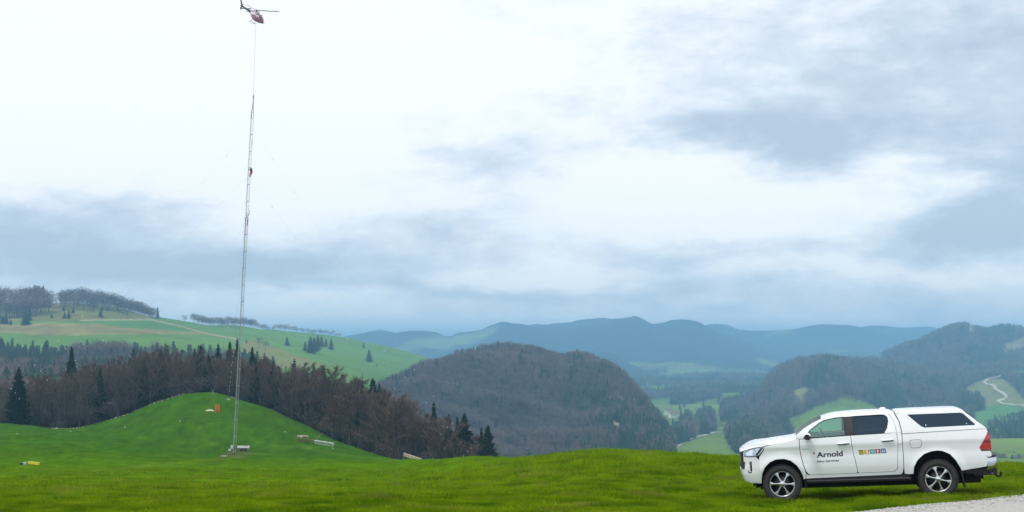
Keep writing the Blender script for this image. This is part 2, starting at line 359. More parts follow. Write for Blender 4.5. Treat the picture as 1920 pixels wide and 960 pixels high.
# ---- the valley floor, one sheet out to the horizon
valley_c = [[(-3000, 1080, 380), (900, 1080, 380), (4000, 1080, 380)], [(-3000, 900, 1000), (1300, 890, 1000), (4000, 900, 1000)], [(-3000, 850, 1500), (1200, 852, 1500), (1330, 838, 1500), (4000, 850, 1500)],
            [(-3000, 790, 2200), (4000, 790, 2200)], [(-3000, 738, 3200), (4000, 738, 3200)], [(-3000, 706, 4500), (4000, 706, 4500)], [(-3000, 690, 6500), (4000, 690, 6500)], [(-3000, 664, 40000), (4000, 664, 40000)]]
V_WOODS = [[(1250, 760), (1272, 742), (1300, 728), (1335, 720), (1362, 710), (1392, 710), (1390, 726), (1362, 733), (1335, 748), (1300, 757)],
           [(1255, 838), (1262, 812), (1290, 802), (1308, 806), (1308, 822), (1280, 832)], [(1300, 812), (1306, 788), (1322, 780), (1338, 784), (1342, 808), (1325, 815)],
           [(1280, 802), (1284, 790), (1296, 788), (1297, 800)], [(1362, 822), (1366, 806), (1382, 800), (1392, 790), (1440, 790), (1440, 860), (1385, 850)],
           [(1350, 790), (1352, 765), (1400, 745), (1440, 740), (1440, 790), (1410, 775), (1395, 788), (1372, 792)]]
def valley_col(V, px, row):
    n = nz(V, .004, 5, 2.); n2 = nz(V, .0012, 4, 9.)
    g = np.array([.105, .19, .035]); c = g * (1 + .25 * n) + np.array([.05, .03, .0]) * np.clip(n2 + .1, 0, 1) * 1.2
    far = np.clip((V[:, 1:2] - 2600) / 800, 0, 1) * np.clip((n2 * 1.5 + n) * 4 + 1.15, 0, 1); c = c * (1 - far) + np.array([.032, .040, .032]) * far
    for w in V_WOODS:
        k = inpoly(px, row, w)[:, None]; c = np.where(k, FOREST_FLOOR, c)
    return np.clip(c, .004, 1)
valley = Sheet('valley_floor', contour_grid(valley_c, -3000, 4000, 701, 26, 5, .0035, 4.), valley_col, groundmat('valley_fields', .01, .08, .15))

# ---- left pasture hill
lh = [[(-500, 800, 520), (0, 810, 520), (400, 800, 520), (640, 850, 520), (800, 950, 520), (1000, 1000, 520)],
      [(-500, 730, 900), (0, 735, 900), (400, 722, 900), (640, 742, 900), (700, 790, 900), (760, 880, 900), (1000, 960, 900)],
      [(-500, 668, 1200), (0, 672, 1200), (385, 668, 1200), (560, 692, 1200), (640, 708, 1200), (700, 735, 1200), (750, 800, 1250), (800, 890, 1250), (1000, 950, 1300)],
      [(-500, 630, 1420), (0, 632, 1420), (100, 628, 1420), (200, 625, 1420), (300, 629, 1450), (385, 637, 1480), (440, 643, 1500), (560, 657, 1600), (700, 684, 1750), (760, 712, 1800), (800, 760, 1800), (850, 860, 1800), (1000, 930, 1900)],
      [(-500, 594, 1600), (0, 596, 1600), (100, 593, 1600), (200, 599, 1620), (300, 610, 1680), (385, 620, 1750), (440, 626, 1800), (560, 642, 1950), (700, 662, 2150), (790, 692, 2200), (830, 730, 2200), (900, 850, 2200), (1000, 900, 2200)],
      [(-500, 568, 1750), (0, 572, 1750), (100, 570, 1770), (130, 571, 1780), (200, 577, 1800), (260, 588, 1850), (300, 598, 1900), (340, 605, 1950), (400, 611, 2000), (480, 617, 2100), (560, 624, 2200), (640, 632, 2350), (700, 645, 2400), (760, 658, 2400), (790, 667, 2400), (850, 690, 2400), (1000, 750, 2400)],
      [(-500, 620, 2500), (0, 620, 2500), (300, 650, 2600), (700, 690, 3000), (1000, 760, 3000)]]
def lh_col(V, px, row):
    n = nz(V, .006, 5, 2.); n2 = nz(V, .03, 4, 7.)
    g = np.array([.105, .21, .045]); ol = np.array([.150, .165, .055]); tan = np.array([.200, .195, .075]); gb = np.array([.085, .19, .052])
    c = np.repeat(g[None], len(V), 0) * (1 + .12 * n)
    r2 = row + 5 * n[:, 0]
    up = (r2 < np.interp(px, [-300, 0, 100, 200, 290, 340], [606, 606, 601, 596, 596, 590])); c[up] = ol * (1 + .2 * n2[up])
    t = inpoly(px + 12 * n2[:, 0], r2, [(-500, 606), (30, 608), (110, 603), (185, 604), (220, 612), (330, 620), (392, 623), (380, 627), (300, 625), (150, 625), (40, 625), (-500, 618)]); c[t] = tan * (1 + .25 * n2[t])
    b = inpoly(px, r2, [(185, 603), (290, 599), (340, 609), (400, 622), (330, 619), (225, 611)]); c[b] = gb
    e = inpoly(px, r2, [(455, 640), (480, 640), (560, 668), (620, 690), (520, 690), (450, 665)]); c[e] = ol * 1.15
    wd = (row > np.interp(px, [-300, 0, 60, 100, 200, 300, 400, 440, 500], [655, 655, 662, 668, 660, 668, 672, 680, 700])) & (px < 520); c[wd] = FOREST_FLOOR
    d = np.abs(row - np.interp(px, [0, 100, 180, 285, 340, 395, 440, 450], [604, 602, 600, 599.5, 612, 627, 635, 640])); pth = (d < 1.1) & (px < 450) & (px > 150); c[pth] = (.30, .27, .17)
    return np.clip(c * (1 + .08 * n2), .004, 1)
left_hill = Sheet('pasture_hill', contour_grid(lh, -500, 1000, 640, 34, 3.0, .012, 1.), lh_col, groundmat('hill_pasture', .03, .25, .12))

# ---- wooded hill in the middle (the ground lies a tree's height under the outline)
def off(l, d): return [(p, r + d, y) for p, r, y in l]
ch_crest = [(560, 800, 1280), (640, 765, 1280), (700, 724, 1310), (735, 705, 1350), (776, 684, 1390), (795, 674, 1400), (819, 668, 1420), (873, 660, 1450), (912, 654, 1500), (944, 647, 1530), (975, 644, 1540), (1000, 647, 1540), (1020, 653, 1540), (1045, 659, 1540), (1062, 659, 1550), (1082, 653, 1560), (1100, 657, 1560), (1120, 665, 1550), (1147, 677, 1520), (1178, 704, 1480), (1209, 740, 1440), (1233, 767, 1400), (1260, 806, 1340), (1268, 850, 1300), (1280, 900, 1280), (1330, 930, 1280)]
ch_crest = off(ch_crest, 26)
ch = [[(560, 920, 880), (900, 915, 880), (1260, 915, 880), (1330, 930, 880)],
      [(p, r + (905 - r) * .62, y - 330) for p, r, y in ch_crest], [(p, r + (905 - r) * .22, y - 120) for p, r, y in ch_crest], ch_crest,
      [(p, r + 26, y + 200) for p, r, y in ch_crest], [(p, r + 150, y + 480) for p, r, y in ch_crest]]
CLIFF = [[(1145, 785), (1158, 784), (1172, 806), (1168, 828), (1150, 815)], [(1216, 755), (1221, 752), (1224, 772), (1220, 776)]]
def ch_col(V, px, row):
    n = nz(V, .02, 4, 2.); c = np.repeat(FOREST_FLOOR[None], len(V), 0) * (1 + .3 * n)
    for w in CLIFF:
        k = inpoly(px, row, w); c[k] = (.30, .29, .22)
    return np.clip(c, .004, 1)
mid_hill = Sheet('wooded_hill', contour_grid(ch, 560, 1330, 300, 26, 16, .009, 6., 3), ch_col, groundmat('wood_floor', .03, .2, .25))

# ---- right hills
rn_crest = off([(1300, 930, 2000), (1340, 895, 2100), (1356, 845, 2200), (1368, 795, 2300), (1390, 763, 2400), (1415, 741, 2480), (1440, 714, 2550), (1462, 696, 2620), (1490, 681, 2700), (1520, 674, 2700), (1545, 671, 2700), (1575, 674, 2700), (1610, 678, 2750), (1650, 683, 2800), (1720, 690, 2900), (1800, 693, 3000), (1850, 690, 3000), (1920, 684, 3000), (2400, 690, 3000)], 13)
rn = [[(1300, 930, 1250), (1500, 915, 1250), (1800, 905, 1250), (2400, 905, 1250)],
      [(p, r + (900 - r) * .60, 1250 + (y - 1250) * .38) for p, r, y in rn_crest], [(p, r + (900 - r) * .25, 1250 + (y - 1250) * .75) for p, r, y in rn_crest], rn_crest,
      [(p, r + 22, y + 350) for p, r, y in rn_crest], [(p, r + 130, y + 900) for p, r, y in rn_crest]]
R_FIELDS = [([(1481, 742), (1492, 731), (1512, 726), (1522, 730), (1518, 748), (1506, 760), (1490, 756)], (.20, .20, .075)),
            ([(1470, 786), (1500, 778), (1535, 760), (1582, 747), (1612, 752), (1640, 760), (1652, 778), (1640, 830), (1500, 830), (1482, 812), (1486, 797)], (.115, .20, .04)),
            ([(1788, 742), (1812, 726), (1842, 712), (1880, 710), (1905, 730), (1922, 752), (1990, 760), (1990, 795), (1925, 790), (1875, 762), (1850, 766), (1838, 750), (1810, 742)], (.165, .17, .062)),
            ([(1826, 776), (1850, 764), (1880, 757), (1922, 765), (1990, 775), (1990, 800), (1912, 790), (1872, 800), (1840, 808), (1822, 795)], (.075, .185, .055)),
            ([(1880, 678), (1920, 674), (2000, 676), (2000, 700), (1920, 704), (1888, 706)], (.085, .18, .06)),
            ([(1850, 858), (1900, 842), (1990, 830), (1990, 880), (1850, 880)], (.14, .17, .055))]
R_CONIF = [[(1545, 690), (1560, 678), (1535, 745), (1505, 725), (1520, 700)], [(1660, 720), (1700, 745), (1700, 778), (1655, 780), (1620, 745)], [(1790, 762), (1830, 742), (1848, 760), (1835, 778), (1800, 778)],
           [(1845, 812), (1880, 800), (1905, 764), (1990, 770), (1990, 845), (1870, 850)], [(1440, 790), (1480, 795), (1480, 820), (1440, 815)], [(1800, 660), (1880, 650), (1880, 690), (1800, 690)], [(1850, 612), (1905, 615), (1900, 640), (1840, 640)]]
ROAD_R = [(1886, 700), (1870, 707), (1852, 711), (1846, 716), (1850, 720), (1862, 722), (1868, 730), (1882, 738), (1887, 743), (1880, 749), (1872, 752), (1882, 757), (1900, 759), (1960, 762)]
def rn_col(V, px, row):
    n = nz(V, .02, 4, 2.); n2 = nz(V, .006, 4, 5.); c = np.repeat(FOREST_FLOOR[None], len(V), 0) * (1 + .3 * n)
    for w, q in R_FIELDS:
        k = inpoly(px + 3 * n[:, 0], row + 2 * n2[:, 0], w); c[k] = np.array(q) * (1 + .15 * n[k] + .2 * n2[k])
    return np.clip(c, .004, 1)
right_hill = Sheet('wooded_hill', contour_grid(rn, 1300, 2400, 640, 60, 30, .005, 3., 3), rn_col, groundmat('right_hill_ground', .03, .2, .15))
rf_crest = off([(1460, 720, 3600), (1540, 698, 3700), (1600, 680, 3800), (1640, 667, 3800), (1700, 645, 3800), (1730, 634, 3800), (1760, 620, 3800), (1790, 610, 3800), (1812, 607, 3800), (1832, 612, 3800), (1852, 618, 3850), (1872, 614, 3900), (1892, 614, 3900), (1920, 619, 3900), (2100, 640, 3900), (2400, 620, 3900)], 9)
rf = [[(1460, 800, 2700), (2400, 790, 2700)], [(p, r + (770 - r) * .5, 3250) for p, r, y in rf_crest], rf_crest, [(p, r + 20, y + 400) for p, r, y in rf_crest], [(p, r + 110, y + 1200) for p, r, y in rf_crest]]
RF_FIELDS = [([(1868, 655), (1900, 640), (1930, 628), (2000, 630), (2000, 668), (1930, 660), (1900, 664)], (.19, .18, .085)), ([(1815, 614), (1836, 613), (1842, 621), (1818, 621)], (.28, .25, .2)), ([(1636, 672), (1660, 670), (1664, 677), (1640, 678)], (.26, .25, .17))]
def rf_col(V, px, row):
    n = nz(V, .02, 4, 2.); c = np.repeat(FOREST_FLOOR[None], len(V), 0) * (1 + .3 * n)
    for w, q in RF_FIELDS:
        k = inpoly(px, row, w); c[k] = np.array(q) * (1 + .2 * n[k])
    return np.clip(c, .004, 1)
right_far = Sheet('distant_wooded_hill', contour_grid(rf, 1460, 2400, 420, 26, 26, .004, 8., 2), rf_col, groundmat('distant_hill_ground', .03, .2, .15))

# ---- far blue ridges
def ridge_col(V, px, row):
    n = nz(V, .0022, 5, 2.); n2 = nz(V, .0009, 4, 7.); low = np.clip((row - 668) / 36, 0, 1)[:, None]
    g = np.clip((n * 1.3 + n2 + low * .52 - .60) * 5, 0, 1); c = np.array([.030, .036, .032]) * (1 - g) + np.array([.12, .16, .06]) * g
    return np.clip(c * (1 + .3 * n), .004, 1)
RM = groundmat('ridge_ground', .004, .02, .3)
def ridge(name, crest, dY, foot_row, p0, p1, nu, seed, amp):
    c = [[(p, foot_row, y - dY) for p, r, y in crest], [(p, r + (foot_row - r) * .55, y - dY * .5) for p, r, y in crest], crest, [(p, r + 8, y + dY * .4) for p, r, y in crest], [(p, foot_row, y + dY * 1.5) for p, r, y in crest]]
    return Sheet(name, contour_grid(c, p0, p1, nu, 26, amp * 5, .0022, seed, 2), ridge_col, RM)
ra = [(420, 700, 6500), (560, 662, 6500), (650, 634, 6500), (700, 624, 6500), (730, 626, 6500), (770, 622, 6500), (815, 624, 6500), (838, 632, 6500), (860, 625, 6500), (900, 620, 6500), (925, 610, 6500), (945, 604, 6500), (965, 608, 6500), (1000, 613, 6500), (1050, 613, 6500), (1090, 605, 6500), (1150, 598, 6500), (1190, 595, 6500), (1205, 598, 6500), (1225, 608, 6500), (1245, 605, 6500), (1270, 600, 6500), (1300, 602, 6500), (1330, 616, 6500), (1370, 635, 6500), (1420, 655, 6500), (1480, 678, 6500), (1560, 700, 6500), (1700, 720, 6500)]
ridge('far_ridge', ra, 1900, 722, 420, 1700, 420, 5., 9)
rs = [(880, 720, 4800), (960, 690, 4800), (1040, 668, 4800), (1090, 660, 4800), (1140, 668, 4800), (1190, 690, 4800), (1240, 706, 4800), (1290, 712, 4800), (1340, 722, 4800), (1400, 730, 4800)]
ridge('far_ridge', rs, 800, 740, 880, 1400, 160, 2., 8)
rb = [(1200, 690, 8000), (1260, 640, 8000), (1290, 622, 8000), (1310, 611, 8000), (1350, 611, 8000), (1380, 618, 8000), (1420, 621, 8000), (1480, 618, 8000), (1530, 611, 8000), (1580, 610, 8000), (1620, 615, 8000), (1660, 628, 8000), (1700, 637, 8000), (1800, 655, 8000), (2200, 660, 8000)]
ridge('far_ridge', rb, 1500, 700, 1200, 2200, 300, 9., 10)
rc = [(1480, 650, 9000), (1560, 626, 9000), (1600, 617, 9000), (1640, 613, 9000), (1700, 614, 9000), (1740, 612, 9000), (1780, 620, 9000), (1900, 624, 9000), (2400, 630, 9000)]
ridge('far_ridge', rc, 1200, 690, 1480, 2400, 260, 3., 10)

# ------------------------------------------------------------------ tracks and roads
GRAVEL = mat('gravel', (.43, .42, .40), .95, var=.18, vscale=14, bump=.9, bscale=60, spec=.2)
PALE_ROAD = mat('pale_track', (.42, .40, .34), .95, var=.15, vscale=.3)
def gravel_track():
    n, k = 160, 10; P = []
    for i in range(n):
        a = -14 + 40 * i / (n - 1); c = E0 + ED * a; row = []
        wob = .10 * mnoise.noise((a * 1.3, 0, 2)) + .05 * mnoise.noise((a * 5.1, 3, 2))
        for j in range(k):
            d = (wob if j == 0 else 0) + 3.4 * j / (k - 1); p = c + EN * d
            row.append((p.x, p.y, float(meadow_z(p.x, p.y)) + (.012 if j in (0, k - 1) else .045)))
        P.append(row)
    b = MB(); b.grid(P); o = b.build('gravel_track', GRAVEL); tag(o, kind='structure')
gravel_track()
def road(name, pts, sheet, width, lift=.5):
    pts = np.array(pts, float); t = np.linspace(0, len(pts) - 1, (len(pts) - 1) * 5 + 1); pts = pchip(np.arange(len(pts)), pts, t)
    H = [sheet.hit(*p) for p in pts]; H = [h for h in H if h is not None]; P = []
    for i, h in enumerate(H):
        d = H[min(i + 1, len(H) - 1)] - H[max(i - 1, 0)]; d.z = 0; s = Vector((-d.y, d.x, 0)).normalized() * width / 2
        r = []
        for q in (-1, 0, 1):
            x = h + s * q; z = sheet.z(x.x, x.y); r.append((x.x, x.y, (z if z is not None else h.z) + lift))
        P.append(r)
    b = MB(); b.grid(P); tag(b.build(name, PALE_ROAD), kind='structure')
road('hill_road', ROAD_R, right_hill, 6.0)
road('valley_road', [(1261, 845), (1270, 836), (1284, 829), (1297, 822), (1318, 817), (1342, 810)], valley, 7.0)
road('forest_track', [(1393, 846), (1399, 833), (1402, 822), (1411, 811)], right_hill, 4.5)

# ------------------------------------------------------------------ trees
BARK = mat('grey_bark', (.050, .044, .039), .9, var=.3, vscale=3, rand=.25)
PALEBARK = mat('pale_bark', (.17, .155, .13), .9, var=.3, vscale=3, rand=.2)
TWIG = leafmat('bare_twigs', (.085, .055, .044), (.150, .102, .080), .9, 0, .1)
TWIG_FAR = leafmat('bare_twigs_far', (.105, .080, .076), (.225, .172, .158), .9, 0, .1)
def loc_tint(M, s, c):
    nt = M.node_tree; L = nt.links; oi = next(n for n in nt.nodes if n.type == 'OBJECT_INFO'); mx = next(n for n in nt.nodes if n.type == 'MIX'); n = nt.nodes.new('ShaderNodeTexNoise'); n.inputs['Scale'].default_value = s; n.inputs['Detail'].default_value = 3; L.new(oi.outputs['Location'], n.inputs['Vector'])
    r = nt.nodes.new('ShaderNodeMapRange'); r.inputs[1].default_value = .42; r.inputs[2].default_value = .62; r.inputs[4].default_value = .8; L.new(n.outputs[0], r.inputs[0]); m2 = nt.nodes.new('ShaderNodeMix'); m2.data_type = 'RGBA'; m2.inputs[7].default_value = (*c, 1)
    L.new(r.outputs[0], m2.inputs[0]); L.new(mx.outputs[2], m2.inputs[6])
    for q in nt.nodes:
        if q.type == 'BSDF_PRINCIPLED': L.new(m2.outputs[2], q.inputs['Base Color'])
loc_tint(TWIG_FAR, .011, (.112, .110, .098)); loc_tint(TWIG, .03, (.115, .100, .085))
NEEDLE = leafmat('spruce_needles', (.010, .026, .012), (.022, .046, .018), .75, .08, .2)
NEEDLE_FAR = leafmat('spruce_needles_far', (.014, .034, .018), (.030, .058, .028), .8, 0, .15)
def rv(r, s=1.0): return Vector((r.uniform(-s, s), r.uniform(-s, s), r.uniform(-s, s)))
def limb(b, p, d, ln, r0, r1, n, seg, r, wander=.18, lift=.05):
    pts = [p.copy()]; rad = [r0]; d = d.normalized()
    for i in range(seg):
        d = (d + rv(r, wander) + Vector((0, 0, lift))).normalized(); p = p + d * ln / seg; pts.append(p.copy()); rad.append(r0 + (r1 - r0) * (i + 1) / seg)
    b.tube(pts, rad, n, cap=False); return pts, d
def sliver(b, p, d, ln, w, r):
    s = d.cross(rv(r)).normalized() * w; m = p + d * ln * .5 + rv(r, .08 * ln)
    b.add([p - s, p + s, m + s * .8, m - s * .8, p + d * ln], [(0, 1, 2, 3), (3, 2, 4)])
def make_beech(seed, h=16.0, spread=1.0, low=.34, ntw=19):
    r = random.Random(seed); T, C = MB(), MB(); pts = [Vector((0, 0, -.6))]; d = Vector((r.uniform(-.06, .06), r.uniform(-.06, .06), 1)); k = 9; rad = [.30 * h / 16]
    for i in range(k):
        d = (d + rv(r, .07) + Vector((0, 0, .1))).normalized(); pts.append(pts[-1] + d * h * .93 / k); rad.append(rad[0] * (1 - (i + 1) / (k + .6)) ** .8)
    T.tube(pts, rad, 7, cap=False)
    nl = 15
    for i in range(nl):
        f = low + (.97 - low) * (i + r.random() * .6) / nl; q = f * k; j = min(int(q), k - 1); p = pts[j].lerp(pts[j + 1], q - j)
        a = i * 2.4 + r.uniform(-.5, .5); up = .45 + .9 * f; L = h * spread * (.30 * (1 - f) ** .6 + .09) * r.uniform(.75, 1.2)
        dd = Vector((math.cos(a), math.sin(a), up)); lp, ld = limb(T, p, dd, L, rad[j] * .42, .02, 4, 4, r, .22, .06)
        for s in range(7):
            g = r.uniform(.25, 1) * 4; jj = min(int(g), 3); sp = lp[jj].lerp(lp[jj + 1], g - jj); sd = (ld + rv(r, .9) + Vector((0, 0, .25))).normalized()
            sl, sd2 = limb(C, sp, sd, L * r.uniform(.35, .6), .035, .012, 3, 2, r, .25, .08)
            for t in range(ntw):
                tp = sl[0].lerp(sl[2], r.uniform(.15, 1.0)); sliver(C, tp, (sd2 + rv(r, .8) + Vector((0, 0, .15))).normalized(), r.uniform(.5, 1.35), r.uniform(.018, .036), r)
    return T.me('trunk', [BARK]), C.me('crown', [TWIG])
def make_spruce(seed, h=16.0, spread=.2, gap=.10, needle=None, dens=1.0):
    r = random.Random(seed); T, C = MB(), MB(); T.tube([(0, 0, -.5), (.03, 0, h * .4), (0, .03, h * .98)], [.2 * h / 16, .13 * h / 16, .02], 6, cap=False)
    nw = int(46 * dens)
    for w in range(nw):
        f = gap + (1 - gap) * (w + r.random() * .5) / nw; z = f * h; L = h * spread * ((1 - f) ** .78 * .95 + .035) * r.uniform(.82, 1.12); nb = 9 if f < .7 else 6
        for q in range(nb):
            a = 2 * math.pi * (q + r.random() * .7) / nb + w * .9; ln = L * r.uniform(.65, 1.12); c, s = math.cos(a), math.sin(a); dz = -.28 * ln * (1 - f * .8) + (.35 * ln if f > .93 else 0)
            o = Vector((c, s, 0)); side = Vector((-s, c, 0)); p0 = Vector((0, 0, z)); p1 = p0 + o * ln * .55 + Vector((0, 0, dz * .35)); p2 = p0 + o * ln + Vector((0, 0, dz))
            wd = .22 * ln + .14
            C.add([p0, p1 + side * wd, p2, p1 - side * wd, p1 + Vector((0, 0, -.30 * ln - .28))], [(0, 1, 4), (1, 2, 4), (0, 4, 3), (4, 2, 3)])
            for e in range(4):
                t = r.uniform(.3, .95); bp = p0.lerp(p2, t); sg = r.choice((-1, 1)); tip = bp + side * sg * ln * r.uniform(.18, .36) + o * ln * .14 + Vector((0, 0, -.12 * ln - r.random() * .2))
                C.add([bp - o * .1 * ln, bp + o * .1 * ln, tip], [(0, 1, 2)])
    return T.me('trunk', [BARK]), C.me('crown', [needle or NEEDLE])
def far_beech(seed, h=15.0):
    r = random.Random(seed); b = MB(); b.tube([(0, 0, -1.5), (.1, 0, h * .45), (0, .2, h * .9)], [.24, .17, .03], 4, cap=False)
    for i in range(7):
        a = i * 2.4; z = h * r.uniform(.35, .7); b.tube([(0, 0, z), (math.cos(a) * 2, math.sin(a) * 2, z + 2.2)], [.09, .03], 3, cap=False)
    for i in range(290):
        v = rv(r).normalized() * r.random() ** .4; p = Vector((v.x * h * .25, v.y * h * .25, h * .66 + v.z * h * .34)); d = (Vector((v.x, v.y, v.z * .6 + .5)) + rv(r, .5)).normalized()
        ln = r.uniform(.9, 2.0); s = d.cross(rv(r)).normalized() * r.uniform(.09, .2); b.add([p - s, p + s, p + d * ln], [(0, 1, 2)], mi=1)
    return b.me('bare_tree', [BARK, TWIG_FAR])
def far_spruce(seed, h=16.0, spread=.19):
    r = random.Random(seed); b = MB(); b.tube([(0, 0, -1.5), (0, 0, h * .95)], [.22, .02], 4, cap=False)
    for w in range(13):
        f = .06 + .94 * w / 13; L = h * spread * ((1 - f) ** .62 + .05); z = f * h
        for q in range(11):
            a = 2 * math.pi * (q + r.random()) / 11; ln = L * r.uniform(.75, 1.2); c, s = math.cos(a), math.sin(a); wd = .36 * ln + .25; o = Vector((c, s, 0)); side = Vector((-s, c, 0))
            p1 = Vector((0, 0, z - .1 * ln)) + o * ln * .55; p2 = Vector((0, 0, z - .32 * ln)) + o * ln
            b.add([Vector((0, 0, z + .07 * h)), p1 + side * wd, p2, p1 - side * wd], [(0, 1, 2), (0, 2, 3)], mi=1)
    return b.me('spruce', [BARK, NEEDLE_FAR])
BEECH = [make_beech(100 + i, 16, 1.0 + .12 * (i % 3), (.26, .18, .30, .12, .24)[i]) for i in range(5)]
SPRUCE = [make_spruce(200 + i, 16, (.20, .17, .23)[i], (.06, .14, .08)[i]) for i in range(3)]
SCOTS = make_spruce(230, 16, .22, .62, None, .8)                   # tall bare stem with a tuft of needles
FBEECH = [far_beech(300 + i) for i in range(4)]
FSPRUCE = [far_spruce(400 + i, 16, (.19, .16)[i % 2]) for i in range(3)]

def tree(name, pair, loc, hgt, rz, label, cat, group=None, wide=1.0):
    e = empty(name, loc, (0, 0, rz)); s = hgt / 16.0; e.scale = (s * wide, s * wide, s)
    for nm, me in zip(('trunk', 'crown'), pair):
        o = bpy.data.objects.new(nm, me); COL.objects.link(o); o.parent = e
    return tag(e, label, cat, group)
def small_tree(name, me, loc, hgt, rz, label, cat, group=None, wide=1.0, base=16.0):
    o = bpy.data.objects.new(name, me); COL.objects.link(o); o.location = loc; s = hgt / base; o.scale = (s * wide, s * wide, s); o.rotation_euler = (0, 0, rz)
    return tag(o, label, cat, group)

# ---- the wood behind the knoll: every tree its own object
def wood_edge(px): return float(np.interp(px, [-100, 0, 200, 300, 385, 560, 640, 720, 780, 920, 960], [338, 340, 342, 346, 352, 346, 332, 322, 318, 312, 312]))
gR = random.Random(5); k = 0; spots = []
for iy in range(9):
    for ix in range(34):
        dy = iy * 4.6 + gR.uniform(-1.6, 1.6); px = -70 + 1000 * (ix + gR.uniform(-.1, 1.1)) / 34
        if iy > 5 and px > 660 and gR.random() < .5: continue
        Y = wood_edge(px) + 1.5 + dy; X = (px - 960) / F * Y; spots.append((px, X, Y, iy))
for px, X, Y, iy in spots:
    z = float(meadow_z(X, Y)); hmax = np.interp(px, [-70, 20, 60, 110, 200, 400, 520, 640, 760, 860, 930], [6, 7, 10.2, 13.2, 13.4, 10.6, 12.2, 14.4, 15.2, 12.8, 9])
    h = hmax * gR.uniform(.74, 1.14) * (.9 if iy < 2 else 1.0); q = gR.randrange(5)
    if iy == 0 or px > 560: q = gR.choice((1, 3, 3, 4))
    where = 'left of the knoll top' if px < 300 else 'behind the knoll top and mast' if px < 470 else 'right of the mast' if px < 650 else 'beside the right end spruces'
    tree('beech_tree', BEECH[q], (X, Y, z), h, gR.uniform(0, 6.28), ('bare brown tree at the front edge of the wood ' if iy < 2 else 'bare brown tree inside the wood ') + where, 'tree', ('front edge trees ' if iy < 2 else 'inner trees ') + where, 1.1 + .35 * (px > 560) * gR.random())
# spruces of that wood: (px, top row, depth behind the edge, kind, label)
WS = [(38, 688, -1, 2, 'dark green spruce at the left edge of the wood, beside the stone row'), (136, 649, 22, 3, 'olive green conifer tuft rising above the bare trees at far left of the wood'),
      (252, 652, 30, 1, 'slim dark spruce top above the wood, left of the knoll top'), (332, 660, 28, 1, 'small dark spruce top above the wood, just left of the knoll top'),
      (366, 652, 30, 0, 'dark spruce pair member above the wood, left of the spiky spruce before the mast'), (410, 643, 26, 1, 'spiky dark spruce above the wood, second to the left of the mast'),
      (432, 640, 28, 3, 'flat topped dark pine above the wood, directly left of the mast'), (446, 634, 30, 1, 'dark spruce top directly behind the mast'),
      (474, 650, 24, 3, 'bare stemmed pine with a dark tuft, directly right of the mast'), (553, 672, 26, 1, 'dark spruce tip in the wood, right of the bare stemmed pine'),
      (590, 684, 28, 0, 'first of two small spruce tips above the descending wood'), (609, 686, 28, 1, 'second of two small spruce tips above the descending wood'),
      (700, 708, 26, 2, 'dark spruce top at the gap between wood and green pasture'), (712, 718, 24, 0, 'lower spruce top beside the gap between wood and green pasture'), (680, 712, 28, 1, 'thin spruce top left of the gap between wood and pasture'),
      (672, 764, 2, 3, 'slim conifer with bare stem at the wood edge above the pale trunk'), (814, 752, 20, 1, 'lone dark spruce tip over the bare trees left of the spruce trio'),
      (842, 776, 8, 0, 'left spruce of the dark trio at the right end of the wood'), (858, 780, 4, 1, 'middle spruce of the dark trio at the right end of the wood'), (871, 774, 6, 2, 'right spruce of the dark trio at the right end of the wood'),
      (903, 800, 5, 1, 'slim dark spruce beside the rightmost broad spruce'), (915, 796, 0, 2, 'broad dark spruce at the right end of the wood, rightmost of all'), (386, 700, 4, 3, 'dark conifer among the trunks behind the knoll top'), (300, 695, 5, 1, 'dark conifer among bare trunks left of the knoll top')]
for i, (px, top, dY, kd, lab) in enumerate(WS):
    Y = wood_edge(px) + dY; X = (px - 960) / F * Y; z = float(meadow_z(X, Y)); h = pix(px, top, Y).z - z
    tree('pine_tree' if kd == 3 else 'spruce_tree', SCOTS if kd == 3 else SPRUCE[kd], (X, Y, z), h, i * 1.3, lab, 'tree', 'conifers of the wood behind the knoll', {2: 1.35, 3: .8}.get(kd, 1.05))

for i in range(22):
    px = (gR.uniform(160, 520) if i < 15 else gR.uniform(560, 900)); Y = wood_edge(px) + gR.uniform(3, 26); X = (px - 960) / F * Y; z = float(meadow_z(X, Y)); h = np.interp(px, [160, 200, 400, 520, 640, 760, 900], [14.5, 14.5, 11.5, 12.5, 13.5, 13.5, 11]) * gR.uniform(.7, 1.12)
    tree('spruce_tree', SPRUCE[i % 3], (X, Y, z), h, i, 'dark spruce mixed in among the bare trees ' + ('left of the mast' if px < 440 else 'right of the mast'), 'tree', 'spruces inside the wood', 1.15)
